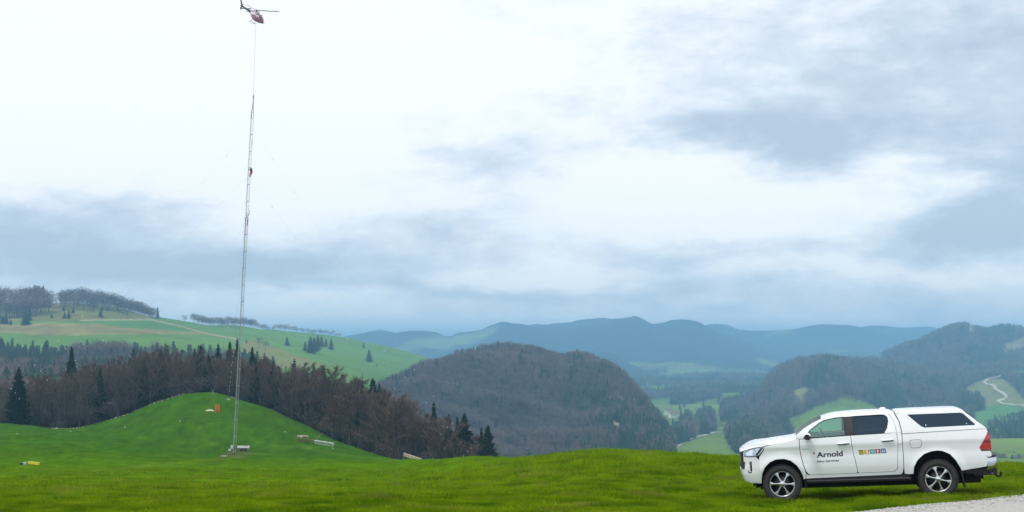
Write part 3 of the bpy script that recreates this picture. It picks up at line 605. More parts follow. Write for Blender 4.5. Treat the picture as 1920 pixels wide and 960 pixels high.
# ---- left hill: single spruces in the pasture and the rows of bare trees on its crest
def on(sheet, px, row):
    h = sheet.hit(px, row); return h
LS = [(4, 590, 606, 'leftmost dark spruce, cut by the picture edge, on the pasture hill'), (11, 584, 607, 'second dark spruce from the left edge on the pasture hill'), (20, 599, 609, 'small bush-like spruce below the leftmost pair on the pasture hill'),
      (48, 580, 609, 'front spruce of the leaning pair left of the tan field'), (54, 576, 601, 'rear spruce of the leaning pair left of the tan field'), (97, 587, 596, 'tiny dark spruce alone between the two ridge woods'),
      (121, 585, 597, 'small bushy spruce left of the group under the right ridge wood'), (129, 581, 597, 'larger bushy spruce under the left end of the right ridge wood'), (137, 576, 587, 'slim spruce under the right ridge wood'), (119, 573, 583, 'slim spruce at the gap between the ridge woods'),
      (189, 577, 595, 'column shaped spruce alone above the tan field'), (462, 636, 643, 'tiny bush directly right of the mast on the far pasture'), (538, 631, 648, 'cone shaped spruce alone on the far green slope right of the mast'),
      (572, 640, 658, 'spruce at the left of the dense clump on the far green slope'), (582, 631, 662, 'tall left spruce inside the dense clump on the far slope'), (589, 632, 660, 'second spruce inside the dense clump on the far slope'),
      (596, 628, 656, 'third spruce inside the dense clump on the far slope'), (603, 630, 650, 'right spruce inside the dense clump on the far slope'), (611, 635, 650, 'thin spruce between the dense clump and the single spruce'),
      (621, 634, 656, 'single spruce just right of the dense clump on the far slope'), (682, 643, 652, 'small spruce high on the far slope near its skyline'), (692, 655, 679, 'tall spruce alone low on the far green slope')]
for i, (px, top, base, lab) in enumerate(LS):
    h = on(left_hill, px, base)
    if h is None: continue
    H = pix(px, top, h.y).z - h.z
    small_tree('spruce_tree', FSPRUCE[i % 3], h, H, i * .7, lab, 'tree', 'single spruces on the pasture hill', 2.1)
cr = np.array(lh[5], float)
def crest_pt(px, dy=0.0):
    Y = float(pchip(cr[:, 0], cr[:, 2], [px])[0]) + dy; X = (px - 960) / F * Y; z = left_hill.z(X, Y); return Vector((X, Y, z if z is not None else 0))
for i in range(74):
    px = gR.uniform(-25, 92); p = crest_pt(px, gR.uniform(-160, 10)) - Vector((0, 0, 3.2)); small_tree('bare_tree', FBEECH[i % 4], p, gR.uniform(19, 26), gR.uniform(0, 6), 'bare tree in the left of the two woods on the hill crest', 'tree', 'left wood on the hill crest', 1.35, 15.0)
for i in range(6):
    p = crest_pt(64 + 3.4 * i, -55); small_tree('spruce_tree', FSPRUCE[i % 3], p, gR.uniform(20, 24), i, 'dark conifer at the right end of the left crest wood', 'tree', 'conifers of the left crest wood', .8)
for i in range(90):
    px = 112 + 178 * (i + gR.random()) / 90; p = crest_pt(px, gR.uniform(-120, 0)) - Vector((0, 0, 3.0)); small_tree('bare_tree', FBEECH[i % 4], p, np.interp(px, [112, 200, 290], [19, 21, 15]) * gR.uniform(.75, 1.15), gR.uniform(0, 6), 'bare tree in the right of the two woods on the hill crest', 'tree', 'right wood on the hill crest', 1.35, 15.0)
small_tree('spruce_tree', FSPRUCE[0], crest_pt(296, -20), 15, 0, 'dark spruce ending the right wood on the hill crest', 'tree', None, 1.1)
small_tree('bare_tree', FBEECH[1], crest_pt(347, -5), 11, 0, 'round bare tree alone on the skyline right of the crest woods', 'tree', None, 1.5, 15.0)
for i in range(64):
    px = (364 + 112 * i / 34 + gR.uniform(-1.5, 1.5)) if i < 34 else (478 + 164 * (i - 34) / 30 + gR.uniform(-2, 2)); h = np.interp(px, [364, 470, 500, 640], [12, 13, 10, 8]) * gR.uniform(.75, 1.1)
    small_tree('bare_tree', FBEECH[i % 4], crest_pt(px, gR.uniform(-70, -15)) - Vector((0, 0, .10 * h)), h * 1.1, gR.uniform(0, 6), 'small bare tree in the row along the green skyline behind the mast', 'tree', 'row of bare trees on the skyline', 1.5, 15.0)
for px, row, H in ((706, 690, 6), (486, 652, 11), (498, 656, 9), (735, 684, 3), (742, 683, 3), (748, 681, 3), (722, 688, 3)):
    h = on(left_hill, px, row)
    small_tree('bare_tree', FBEECH[2], h, H, px, 'bare shrub standing singly on the far green slope', 'shrub', 'shrubs on the far slope', 1.4, 15.0)

# ---- woods that read as one mass : points carrying instances of the trees above
def forest(name, pts, me, label, smin, smax, seed, wide=1.0, sc=None):
    src = bpy.data.objects[FOREST_SRC[me.name]]
    pm = bpy.data.meshes.new(name); pm.vertices.add(len(pts)); pm.vertices.foreach_set('co', np.asarray(pts, float).ravel()); pm.update()
    if sc is not None: pm.attributes.new('sc', 'FLOAT', 'POINT').data.foreach_set('value', np.asarray(sc, np.float32))
    o = obj(name, pm); tag(o, label, 'forest', label, 'stuff')
    ng = bpy.data.node_groups.new(name, 'GeometryNodeTree'); ng.interface.new_socket('Geometry', in_out='INPUT', socket_type='NodeSocketGeometry'); ng.interface.new_socket('Geometry', in_out='OUTPUT', socket_type='NodeSocketGeometry')
    N, L = ng.nodes, ng.links; gi = N.new('NodeGroupInput'); go = N.new('NodeGroupOutput'); mp = N.new('GeometryNodeMeshToPoints'); ip = N.new('GeometryNodeInstanceOnPoints'); oi = N.new('GeometryNodeObjectInfo')
    oi.inputs['Object'].default_value = src; oi.inputs['As Instance'].default_value = True; oi.transform_space = 'ORIGINAL'
    r1 = N.new('FunctionNodeRandomValue'); r1.data_type = 'FLOAT_VECTOR'; r1.inputs[0].default_value = (-.04, -.04, 0); r1.inputs[1].default_value = (.04, .04, 6.28); r1.inputs['Seed'].default_value = seed
    r2 = N.new('FunctionNodeRandomValue'); r2.data_type = 'FLOAT_VECTOR'; r2.inputs[0].default_value = (smin * wide, smin * wide, smin); r2.inputs[1].default_value = (smax * wide, smax * wide, smax); r2.inputs['Seed'].default_value = seed + 1
    L.new(gi.outputs[0], mp.inputs[0]); L.new(mp.outputs[0], ip.inputs['Points']); L.new(oi.outputs['Geometry'], ip.inputs['Instance']); L.new(r1.outputs[0], ip.inputs['Rotation']); if_sc(N, L, r2, ip, sc); L.new(ip.outputs[0], go.inputs[0])
    md = o.modifiers.new('trees', 'NODES'); md.node_group = ng; return o
FOREST_SRC = {}
def if_sc(N, L, r2, ip, sc):
    if sc is None: L.new(r2.outputs[0], ip.inputs['Scale']); return
    na = N.new('GeometryNodeInputNamedAttribute'); na.data_type = 'FLOAT'; na.inputs[0].default_value = 'sc'; vm = N.new('ShaderNodeVectorMath'); vm.operation = 'SCALE'
    L.new(r2.outputs[0], vm.inputs[0]); L.new(na.outputs[0], vm.inputs['Scale']); L.new(vm.outputs[0], ip.inputs['Scale'])
for o in list(SC.objects):
    if o.type == 'MESH' and o.name.startswith(('bare_tree', 'spruce_tree')) and o.parent is None and o.data.name not in FOREST_SRC: FOREST_SRC[o.data.name] = o.name
def split_forest(name, pts, meshes, label, smin, smax, seed, wide=1.0):
    for i, me in enumerate(meshes):
        if len(pts[i::len(meshes)]): forest(name, pts[i::len(meshes)], me, label, smin, smax, seed + i * 10, wide)
def pn(P, s, k): return fbm(P * [1, 1, 0], s, 3, k)
xs_ = RNG.uniform(-90, 700, 420); Ys_ = np.array([wood_edge(p) for p in xs_]) + RNG.uniform(30, 75, 420); Xs_ = (xs_ - 960) / F * Ys_
split_forest('bare_wood', np.stack([Xs_, Ys_, meadow_z(Xs_, Ys_)], -1), FBEECH, 'deeper bare trees filling the wood behind the knoll', .6, .9, 10, 1.1)
xs_ = RNG.uniform(-90, 940, 900); Ys_ = np.array([wood_edge(p) for p in xs_]) + RNG.uniform(1.5, 45, 900); Xs_ = (xs_ - 960) / F * Ys_
split_forest('undergrowth', np.stack([Xs_, Ys_, meadow_z(Xs_, Ys_) - .6], -1), FBEECH[:2], 'brown undergrowth on the floor of the wood behind the knoll', .14, .42, 14, 1.7)
# hazy wood at the foot of the pasture hill
def lw(px, row, P): return (px > -200) & (px < 520) & (row > np.interp(px, [-200, 0, 60, 100, 200, 300, 400, 440, 520], [676, 678, 684, 690, 680, 690, 694, 702, 728])) & (row < 790)
q = left_hill.scatter(42000, lw, 1); c = pn(q, .012, 3.) + .1 > 0
split_forest('hillfoot_wood', q[~c][:2600], FBEECH[:3], 'hazy bare wood at the foot of the pasture hill', .9, 1.35, 20)
split_forest('hillfoot_conifers', q[c][:1300], FSPRUCE[:2], 'hazy blue green conifers at the foot of the pasture hill', .7, 1.3, 60, 1.6)
# wooded hill
def hw(px, row, P):
    k = np.ones(len(px), bool)
    for w in CLIFF: k &= ~inpoly(px, row - 8, w)
    return k & (row < 930)
q = mid_hill.scatter(16000, hw, 2); px, row = project(q[:, 0], q[:, 1], q[:, 2])
nn = pn(q, .010, 4.); ps = RNG.random(len(q)); c = ps < np.where(px > 1060, .28, .05) + np.where((px > 1130) & (row > 770), .45, 0) + .12 * (nn > .25)
split_forest('bare_wood', q[~c], FBEECH, 'grey brown bare wood covering the round hill in the middle distance', .55, .95, 100, 1.3)
split_forest('conifers', q[c], FSPRUCE[:2], 'scattered dark conifers on the round wooded hill', .6, .9, 160, 1.5)
rim = np.array(ch_crest); pxs = np.r_[RNG.uniform(735, 1110, 46), RNG.uniform(695, 780, 16)]; Ys = pchip(rim[:, 0], rim[:, 2], pxs) + RNG.uniform(-30, 5, len(pxs)); Xs = (pxs - 960) / F * Ys
for i, (x, y) in enumerate(zip(Xs, Ys)):
    z = mid_hill.z(x, y)
    if z is not None: small_tree('spruce_tree', FSPRUCE[i % 3], (x, y, z), RNG.uniform(9, 14), i, 'dark conifer tip standing out on the skyline of the round wooded hill', 'tree', 'conifers on the wooded hill skyline', 1.5)
# right hills
def rw(px, row, P):
    k = (px < 2020)
    for w, _ in R_FIELDS: k &= ~inpoly(px, row, w)
    return k & (linedist(px, row, ROAD_R) > 3) & (linedist(px, row, [(1393, 846), (1399, 833), (1402, 822), (1411, 811)]) > 3.5)
q = right_hill.scatter(30000, rw, 3); px, row = project(q[:, 0], q[:, 1], q[:, 2]); con = np.zeros(len(q), bool)
for w in R_CONIF: con |= inpoly(px, row, w)
c = RNG.random(len(q)) < np.where(con, .92, .14) + .45 * (pn(q, .006, 6.) > .12)
split_forest('bare_wood', q[~c], FBEECH, 'purple grey bare wood on the right hand hill behind the pickup', .8, 1.25, 200, 1.25)
split_forest('conifer_wood', q[c], FSPRUCE[:2], 'blue green conifer stands on the right hand hill behind the pickup', .75, 1.2, 260, 1.7)
def rfw(px, row, P):
    k = (px < 2020) & (row < 730)
    for w, _ in RF_FIELDS: k &= ~inpoly(px, row, w)
    return k
q = right_far.scatter(20000, rfw, 4); px, row = project(q[:, 0], q[:, 1], q[:, 2]); con = np.zeros(len(q), bool)
for w in R_CONIF: con |= inpoly(px, row, w)
c = RNG.random(len(q)) < np.where(con, .8, .22)
split_forest('bare_wood', q[~c], FBEECH[:2], 'hazy bare wood on the highest hill at right', .8, 1.25, 300, 1.3)
split_forest('conifer_wood', q[c], FSPRUCE[:2], 'hazy conifers on the highest hill at right', .8, 1.2, 360, 1.7)
# valley woods
def vw(px, row, P):
    k = np.zeros(len(px), bool)
    for w in V_WOODS: k |= inpoly(px, row, w)
    return k & (P[:, 1] < 6000)
class _V: pass
q = []
for w in V_WOODS:
    xs = [a for a, b in w]; ys = [b for a, b in w]; n = int((max(xs) - min(xs)) * (max(ys) - min(ys)) * .16)
    for _ in range(n):
        a, b = RNG.uniform(min(xs), max(xs)), RNG.uniform(min(ys), max(ys))
        if inpoly([a], [b], w)[0]:
            h = valley.hit(a, b)
            if h is not None: q.append(h)
q = np.array([tuple(h) for h in q]); c = pn(q, .02, 2.) > -.05
q2 = []
for _ in range(5200):
    a, b = RNG.uniform(1170, 1530), RNG.uniform(694, 768); h = valley.hit(a, b)
    if h is not None and mnoise.fractal((h.x * .0042, h.y * .0026, 1.7), 1.0, 2.0, 4) > .02 + .4 * max(0, (b - 735) / 33): q2.append(tuple(h))
q2 = np.array(q2); c2 = pn(q2, .004, 8.) > 0
split_forest('valley_wood', q2[~c2], FBEECH[:2], 'far hazy bare woods in the valley below the blue ridges', .8, 1.2, 420, 1.5)
split_forest('valley_conifers', q2[c2], FSPRUCE[:2], 'far hazy conifer woods in the valley below the blue ridges', .8, 1.2, 480, 1.8)
split_forest('valley_wood', q[~c], FBEECH[:2], 'hazy bare copses on the valley floor', .8, 1.2, 400, 1.3)
split_forest('valley_conifers', q[c], FSPRUCE[:2], 'hazy conifer copses on the valley floor', .8, 1.25, 460, 1.7)
for i, (px, row, H, kd, lab) in enumerate([(1275, 768, 15, 1, 'upper left single tree on the valley pasture'), (1283, 764, 17, 1, 'single conifer right of the upper left valley tree'), (1319, 763, 15, 1, 'lone cone shaped conifer in the middle of the valley pasture'), (1277, 800, 24, 1, 'tall slim poplar-like conifer beside the white houses'),
        (1341, 752, 14, 0, 'small lone tree at the upper edge of the valley pasture'), (1352, 808, 14, 0, 'lone tree right of the valley copse above the pale road'), (1348, 757, 20, 1, 'conifer at the right edge of the valley pasture'), (1309, 785, 18, 0, 'round tree above the bare valley copse'),
        (1352, 790, 16, 0, 'bare tree at the left of the valley hedge row'), (1362, 788, 15, 0, 'second bare tree of the valley hedge row'), (1373, 786, 16, 0, 'third bare tree of the valley hedge row')]):
    h = valley.hit(px, row); small_tree('spruce_tree' if kd else 'bare_tree', (FSPRUCE if kd else FBEECH)[i % 3], h, H, i, lab, 'tree', 'single trees on the valley floor', 1.2, 16.0 if kd else 15.0)

# ------------------------------------------------------------------ the white pickup
PAINT = mat('white_paint', (.83, .84, .85), .25, spec=.5, coat=.7, var=.02, vscale=2)
DARK = mat('black_plastic', (.012, .012, .014), .55, var=.2)
UNDER = mat('underbody', (.015, .014, .013), .9, var=.3)
RUBBER = mat('tyre_rubber', (.035, .034, .033), .85, var=.25, vscale=12, bump=.4, bscale=60)
ALLOY = mat('machined_alloy', (.72, .73, .75), .28, metal=.9)
ALLOYDARK = mat('black_wheel_pockets', (.012, .012, .013), .4)
CHROME = mat('chrome', (.62, .63, .65), .2, metal=1.0)
REDLENS = mat('red_lens', (.50, .008, .012), .18, coat=.8)
DARKRED = mat('dark_red_lens', (.16, .004, .008), .18, coat=.8)
LAMPGLASS = mat('headlamp', (.55, .58, .62), .12, metal=.6, coat=1.0, var=.5, vscale=9)
SEAM = mat('panel_gap', (.10, .11, .12), .8)
NAVY = mat('navy_lettering', (.012, .014, .032), .5)
REDDOT = mat('red_mark', (.50, .02, .03), .5)
def glassmat(name, tint, gloss, alpha):
    M = bpy.data.materials.new(name); M.use_nodes = True; nt = M.node_tree; nt.nodes.clear(); L = nt.links
    o = nt.nodes.new('ShaderNodeOutputMaterial'); t = nt.nodes.new('ShaderNodeBsdfTransparent'); t.inputs[0].default_value = (*tint, 1)
    g = nt.nodes.new('ShaderNodeBsdfGlossy'); g.inputs['Color'].default_value = (*gloss, 1); g.inputs['Roughness'].default_value = .03
    mx = nt.nodes.new('ShaderNodeMixShader'); mx.inputs[0].default_value = alpha; L.new(t.outputs[0], mx.inputs[1]); L.new(g.outputs[0], mx.inputs[2]); L.new(mx.outputs[0], o.inputs[0]); return M
GLASS = glassmat('tinted_glass', (.80, .95, .93), (.7, 1, .97), .14)
PRIV = glassmat('privacy_glass', (.10, .13, .16), (.45, .7, 1), .085)

# truck axes: x from the front axle to the rear, y away from the camera, z up, origin at the front axle centre on the centre line
TR_P, TR_R = pix(1466.9, 907.8, 30.7115), pix(1759.6, 898.5, 30.1500)
ex = (TR_R - TR_P).normalized(); al = math.radians(10.5); lat = Vector((math.sin(al), math.cos(al), 0)); ez = ex.cross(lat).normalized()
if ez.z < 0: ez = -ez
lat = ez.cross(ex).normalized(); lat = lat if lat.y > 0 else -lat
HW = .915
TRUCK = empty('pickup_truck'); TRUCK.matrix_world = Matrix.Translation(TR_P + lat * (HW - .03)) @ Matrix((ex, lat, ez)).transposed().to_4x4()
tag(TRUCK, 'white double cab pickup truck with white hardtop and company lettering parked on the grass', 'pickup truck')
PLAN = np.array([(-.20, .915), (-.36, .912), (-.50, .895), (-.62, .862), (-.72, .80), (-.785, .70), (-.825, .55), (-.85, .35), (-.868, 0)])[::-1]   # nose plan curve, x and half width
_pl = pchip(np.r_[0, np.cumsum(np.hypot(*np.diff(PLAN, axis=0).T))], PLAN, np.linspace(0, np.hypot(*np.diff(PLAN, axis=0).T).sum(), 200)); _ps = np.r_[0, np.cumsum(np.hypot(*np.diff(_pl, axis=0).T))]
def s_of_x(x): return float(np.interp(x, _pl[:, 0], _ps))
def y_of_x(x): return float(np.interp(x, _pl[:, 0], _pl[:, 1]))
def hw(x, z):
    """half width of the body side at x, z"""
    if z <= .94: w = float(pchip([-.1, .12, .20, .33, .45, .58, .70, .755, .80, .94], np.array([.86, .888, .902, .914, .910, .900, .906, .918, .912, .882]), [z])[0])
    else: w = .882 - (.245 if x < 2.36 else .17) * ((z - .94) / .46) ** 1.15
    for cx in (0.0, 3.085):
        r = math.hypot(x - cx, z); w += .030 * math.exp(-((r - .50) / .10) ** 2) * (z > -.05) * (1 if z < .8 else 0)
    if x > 3.9: w -= .35 * max(0, x - 3.93) ** 1.6
    if x < -.2: w = min(w, w - .915 + y_of_x(x))
    return w
def side(x, z, d=0.0): return (x, -(hw(x, z) - d), z)
def nose(s, z, d=0.0):
    q = float(np.interp(z, [0, .10, .22, .32, .45, .58, .72, .82], [.10, .045, .005, 0, .012, .015, .035, .09])); i = np.interp(s, _ps, np.arange(200))
    x = float(np.interp(i, np.arange(200), _pl[:, 0])); y = float(np.interp(i, np.arange(200), _pl[:, 1])); a, b = int(max(i - 3, 0)), int(min(i + 3, 199)); t = _pl[b] - _pl[a]; t = t / np.hypot(*t); d = d + q * min(1.0, .35 + .65 * (1 - s / _ps[-1]) * 1.5)
    n = (-t[1], t[0]); n = n if n[1] > 0 or n[0] < 0 else (-n[0], -n[1])
    if n[0] > 0: n = (-n[0], -n[1]) if n[1] < 0 else (n[0], n[1])
    return (x - n[0] * d, -(y - n[1] * d), z)
def dens(poly, step):
    out = []
    for (a, b), (c, d) in zip(poly, poly[1:] + poly[:1]):
        n = max(1, int(math.hypot(c - a, d - b) / step)); out += [(a + (c - a) * i / n, b + (d - b) * i / n) for i in range(n)]
    return out
def rnd(poly, r=.03, n=4, skip=()):
    """round the corners of a polygon"""
    out = []; m = len(poly)
    for i, p in enumerate(poly):
        if i in skip: out.append(p); continue
        p = Vector(p); a = Vector(poly[i - 1]) - p; b = Vector(poly[(i + 1) % m]) - p; k = min(r, a.length * .45, b.length * .45); A = p + a.normalized() * k; B = p + b.normalized() * k
        for j in range(n + 1):
            t = j / n; q = A * (1 - t) ** 2 + p * 2 * t * (1 - t) + B * t * t; out.append((q.x, q.y))
    return out
def skin(b, poly, fn, holes=(), step=.05, thick=.03, out=0.0, rim=True, mirror=False, mi=0):
    loops = [dens(list(p), step) for p in [poly] + list(holes)]; v, e = [], []
    for L in loops:
        k = len(v); v += L; e += [(k + i, k + (i + 1) % len(L)) for i in range(len(L))]
    xs = [p[0] for p in poly]; ys = [p[1] for p in poly]; gx = np.arange(min(xs) + step / 2, max(xs), step); gy = np.arange(min(ys) + step / 2, max(ys), step)
    G = np.array([(x, y) for x in gx for y in gy]) if len(gx) and len(gy) else np.zeros((0, 2))
    if len(G):
        k = inpoly(G[:, 0], G[:, 1], poly)
        for h in holes: k &= ~inpoly(G[:, 0], G[:, 1], h)
        bd = np.array(v); dm = np.array([np.min(np.hypot(bd[:, 0] - x, bd[:, 1] - y)) for x, y in G]); v = v + [tuple(p) for p in G[k & (dm > step * .5)]]
    r = delaunay_2d_cdt([Vector(p) for p in v], e, [], 0, 1e-6); vv = [(p.x, p.y) for p in r[0]]; tri = r[2]
    ce = np.array([[sum(vv[i][0] for i in t) / 3, sum(vv[i][1] for i in t) / 3] for t in tri]); k = inpoly(ce[:, 0], ce[:, 1], poly)
    for h in holes: k &= ~inpoly(ce[:, 0], ce[:, 1], h)
    tri = [t for t, q in zip(tri, k) if q]; sg = -1 if mirror else 1
    pt = lambda p, d: (lambda q: (q[0], sg * q[1], q[2]))(fn(p[0], p[1], d))
    base = len(b.v); h_ = .012
    for i, p in enumerate(vv):
        A = Vector(pt((p[0] + h_, p[1]), -out)) - Vector(pt((p[0] - h_, p[1]), -out)); B = Vector(pt((p[0], p[1] + h_), -out)) - Vector(pt((p[0], p[1] - h_), -out)); b.n[base + i] = (A.cross(B) * sg).normalized()
    b.add([pt(p, -out) for p in vv], [t if not mirror else t[::-1] for t in tri], True, mi)
    if rim:
        for L in loops:
            n = len(L); b.add([pt(p, -out) for p in L] + [pt(p, thick) for p in L], [(i, (i + 1) % n, n + (i + 1) % n, n + i) for i in range(n)], False, mi)
def two(name, mats, *a, **k):
    """the same panel on both sides of the car, two objects"""
    res = []
    for mr in (False, True):
        b = MB(); skin(b, *a, mirror=mr, **k); res.append(b.build(name, mats, TRUCK))
    return res
def arc(cx, r, a0, a1, n=14, zc=0.0): return [(cx + r * math.cos(math.radians(a0 + (a1 - a0) * i / n)), zc + r * math.sin(math.radians(a0 + (a1 - a0) * i / n))) for i in range(n + 1)]
F_ARCH = [(.437, .085), (.418, .17), (.385, .255), (.315, .372), (.200, .472), (.066, .515), (-.10, .508), (-.232, .452), (-.330, .355), (-.388, .235), (-.412, .12), (-.418, .04)]
R_ARCH = [(2.603, .125), (2.622, .26), (2.70, .40), (2.83, .512), (2.97, .562), (3.10, .575), (3.20, .562), (3.335, .497), (3.443, .366), (3.52, .215), (3.545, .160)]
# front wings, doors, cab frame
two('front_wing', PAINT, [(-.31, .772), (-.15, .815), (.03, .846), (.22, .874), (.33, .902), (.382, .905), (.384, .80), (.386, .70), (.395, .60), (.413, .50), (.438, .38), (.472, .26), (.487, .20), (.47, .098)] + F_ARCH + [(-.432, .12), (-.44, .50), (-.432, .57), (-.405, .605), (-.33, .70)], side)
FD = rnd([(.396, .892), (.398, .70), (.408, .60), (.452, .38), (.500, .235), (.56, .172), (1.512, .178), (1.474, .455), (1.452, .542), (1.428, .72), (1.414, .930)], .03, 3, (0, 1, 2, 3, 7, 8, 9, 10))
RD = rnd([(1.424, .9305), (1.438, .72), (1.462, .542), (1.484, .455), (1.522, .178), (2.24, .188), (2.295, .235), (2.335, .70), (2.338, .80), (2.322, .952)], .03, 3, (0, 1, 2, 3, 7, 8, 9))
fd = two('front_door', PAINT, FD, side); rd = two('rear_door', PAINT, RD, side)
OUT = [(.30, .925), (.345, .985), (.49, 1.103), (.714, 1.228), (.923, 1.312), (1.156, 1.352), (1.40, 1.362), (1.735, 1.366), (2.03, 1.363), (2.27, 1.350), (2.312, 1.335), (2.392, 1.172), (2.421, .978), (2.424, .475), (2.419, .251), (2.395, .15), (2.36, .122), (.480, .100), (.495, .20)]
HOLE = [(.388, .897), (.388, .70), (.40, .60), (.444, .378), (.494, .231), (.545, .165), (1.52, .172), (2.243, .181), (2.302, .232), (2.342, .70), (2.345, .80), (2.328, .957), (2.09, .957), (2.153, 1.057), (2.187, 1.196), (2.180, 1.255), (2.155, 1.295), (2.108, 1.318), (2.02, 1.322), (1.482, 1.311), (1.326, 1.306), (1.151, 1.298), (.915, 1.256), (.798, 1.200), (.596, 1.056), (.555, .99), (.60, .908)]
OUTc = [(.30, .925), (.345, .985)] + OUT[2:-1] + [(.492, .205), (.445, .375), (.405, .55), (.391, .70), (.389, .905)]
# the wing covers the strip ahead of the door, so the frame starts at the door gap
def cab_ring():
    b_all = []
    for mr in (False, True):
        b = MB()
        upper = [(.30, .925), (.345, .985)] + OUT[2:12] + [(2.424, .955), (2.328, .957)] + HOLE[12:]
        skin(b, upper + [(.39, .905)], side, mirror=mr)
        skin(b, [(2.332, .952), (2.424, .950), (2.424, .475), (2.419, .251), (2.395, .15), (2.36, .122), (.480, .100), (.497, .195), (.545, .165), (1.52, .171), (2.243, .180), (2.303, .231), (2.343, .70), (2.346, .80)], side, mirror=mr)
        b_all.append(b.build('cab_frame', PAINT, TRUCK))
    return b_all
cab_ring()
FW = [(.565, .915), (.562, .99), (.604, 1.056), (.80, 1.196), (.917, 1.252), (1.151, 1.294), (1.322, 1.302), (1.312, .940)]
RW = [(1.497, .945), (1.482, 1.307), (2.02, 1.318), (2.106, 1.314), (2.152, 1.291), (2.176, 1.253), (2.183, 1.196), (2.149, 1.057), (2.088, .962)]
fin_ = lambda x, z, d: side(x, z, d + .014)
for (nm, poly, mt, par) in (('window', FW, GLASS, fd), ('window', RW, PRIV, rd)):
    for mr, pa in zip((False, True), par):
        b = MB(); skin(b, poly, fin_, mirror=mr, rim=False); w = b.build(nm, mt, pa)
for mr in (False, True):
    b = MB(); skin(b, [(1.310, .938), (1.322, 1.305), (1.482, 1.310), (1.499, .944)], lambda x, z, d: side(x, z, d + .008), mirror=mr, thick=.02); b.build('black_pillar', DARK, TRUCK)
    # rubber line round the glass
    b = MB(); sg = 1 if mr else -1
    for L in (FW + FW[:1], RW + RW[:1]): b.tube([(x, sg * (hw(x, z) - .006), z) for x, z in dens(L[:-1], .06) + [L[0]]], .009, 5, cap=False)
    b.build('window_seal', DARK, TRUCK)
# handles
for pa, x0, z0 in ((fd, 1.142, .765), (rd, 2.02, .798)):
    for mr, p in zip((False, True), pa):
        sg = 1 if mr else -1; b = MB(); b.tube([(x0 + .245 * t, sg * (hw(x0, z0) + .012 + .022 * math.sin(math.pi * t)), z0 + .014 * t + .012) for t in (0, .12, .35, .65, .88, 1)], [.010, .015, .017, .017, .015, .010], 8); b.build('handle', PAINT, p)
        b = MB(); b.tube([(x0 + .01 + .225 * t, sg * (hw(x0, z0) + .006), z0 + .014 * t - .010) for t in (0, .3, .7, 1)], [.006, .012, .012, .006], 6); b.build('handle_shadow', DARK, p)  # black strip standing in for the shadow under the handle
# seams: rear door upper edge, fuel flap, wing trim
def seam(name, pts, w=.0045, both=True, parent=None):
    for sg in ((-1, 1) if both else (-1,)):
        b = MB(); b.tube([(x, sg * (hw(x, z) + .0005), z) for x, z in pts], w, 4, cap=False); b.build(name, SEAM, parent or TRUCK)
seam('door_seam', [(2.325, .97), (2.322, 1.05), (2.29, 1.20), (2.24, 1.29), (2.19, 1.335)])
FUEL = rnd([(2.572, .80), (2.80, .805), (2.806, .70), (2.765, .645), (2.60, .64), (2.570, .70)], .05, 4)
seam('fuel_flap', FUEL + FUEL[:1], .004, False)
b = MB(); b.box((.525, -(hw(.52, .70) + .003), .701), (.17, .008, .012)); b.build('wing_trim', CHROME, TRUCK)
# hood
def zh(x): return float(pchip([-.875, -.833, -.593, -.247, .026, .227, .34], np.array([.690, .722, .808, .866, .899, .922, .945]), [x])[0])
b = MB(); P = []
for i in range(30):
    x = -.845 + 1.175 * i / 29; w = min(y_of_x(x), .90) - .012; r = []
    for j in range(25):
        t = -1 + j / 12.0; a = abs(t); r.append((x, t * w, zh(x) - .052 * a ** 7 - .012 * a * a + .010 * math.exp(-((a - .62) / .10) ** 2) * min(1, (x + .84) * 2)))
    P.append(r)
b.grid(P); b.grid([[Vector(p) for p in P[0]], [Vector(p) + Vector((.01, 0, -.06)) for p in P[0]]])
b.build('bonnet', PAINT, TRUCK)
# windscreen, roof, fin
def cab_w(x, z): return hw(x, z) - .02
b = MB(); P = []
for i in range(12):
    t = i / 11; x = .335 + .56 * t; z = .955 + .345 * t - .012 * math.sin(math.pi * t) * -1; w = hw(x, z) - .045
    P.append([(x + .03 - .055 * (1 - (k / 8) ** 2) + .02, w * k / 8, z + .006) for k in range(-8, 9)])
b.grid(P); b.build('windscreen', GLASS, TRUCK)
b = MB(); P = []
rz = lambda x: float(pchip([.86, .923, 1.156, 1.40, 1.735, 2.03, 2.27, 2.33], np.array([1.300, 1.328, 1.380, 1.399, 1.408, 1.406, 1.392, 1.365]), [x])[0])
for i in range(30):
    x = .86 + 1.455 * i / 29; zs = float(np.interp(x, [.714, .923, 1.156, 1.40, 1.735, 2.03, 2.27, 2.312], [1.228, 1.312, 1.352, 1.362, 1.366, 1.363, 1.350, 1.335])); w = hw(x, zs); zt = rz(x)
    P.append([(x, w * math.sin(math.pi / 2 * k / 10) if False else w * (k / 10), zs + (zt - zs) * (1 - abs(k / 10) ** 3.2)) for k in range(-10, 11)])
b.grid(P); b.grid([P[-1], [(p[0] + .02, p[1] * .98, .95) for p in P[-1]]], smooth=False); b.build('roof', PAINT, TRUCK)
b = MB(); fp = [(2.035, 1.39), (2.095, 1.440), (2.13, 1.447), (2.185, 1.440), (2.195, 1.39)]
b.add([(x, y * (1 if z < 1.42 else .5), z) for y in (-.04, .04) for x, z in fp], [(0, 1, 2, 3, 4), (9, 8, 7, 6, 5), (0, 1, 6, 5), (1, 2, 7, 6), (2, 3, 8, 7), (3, 4, 9, 8)]); b.build('roof_antenna', PAINT, TRUCK)
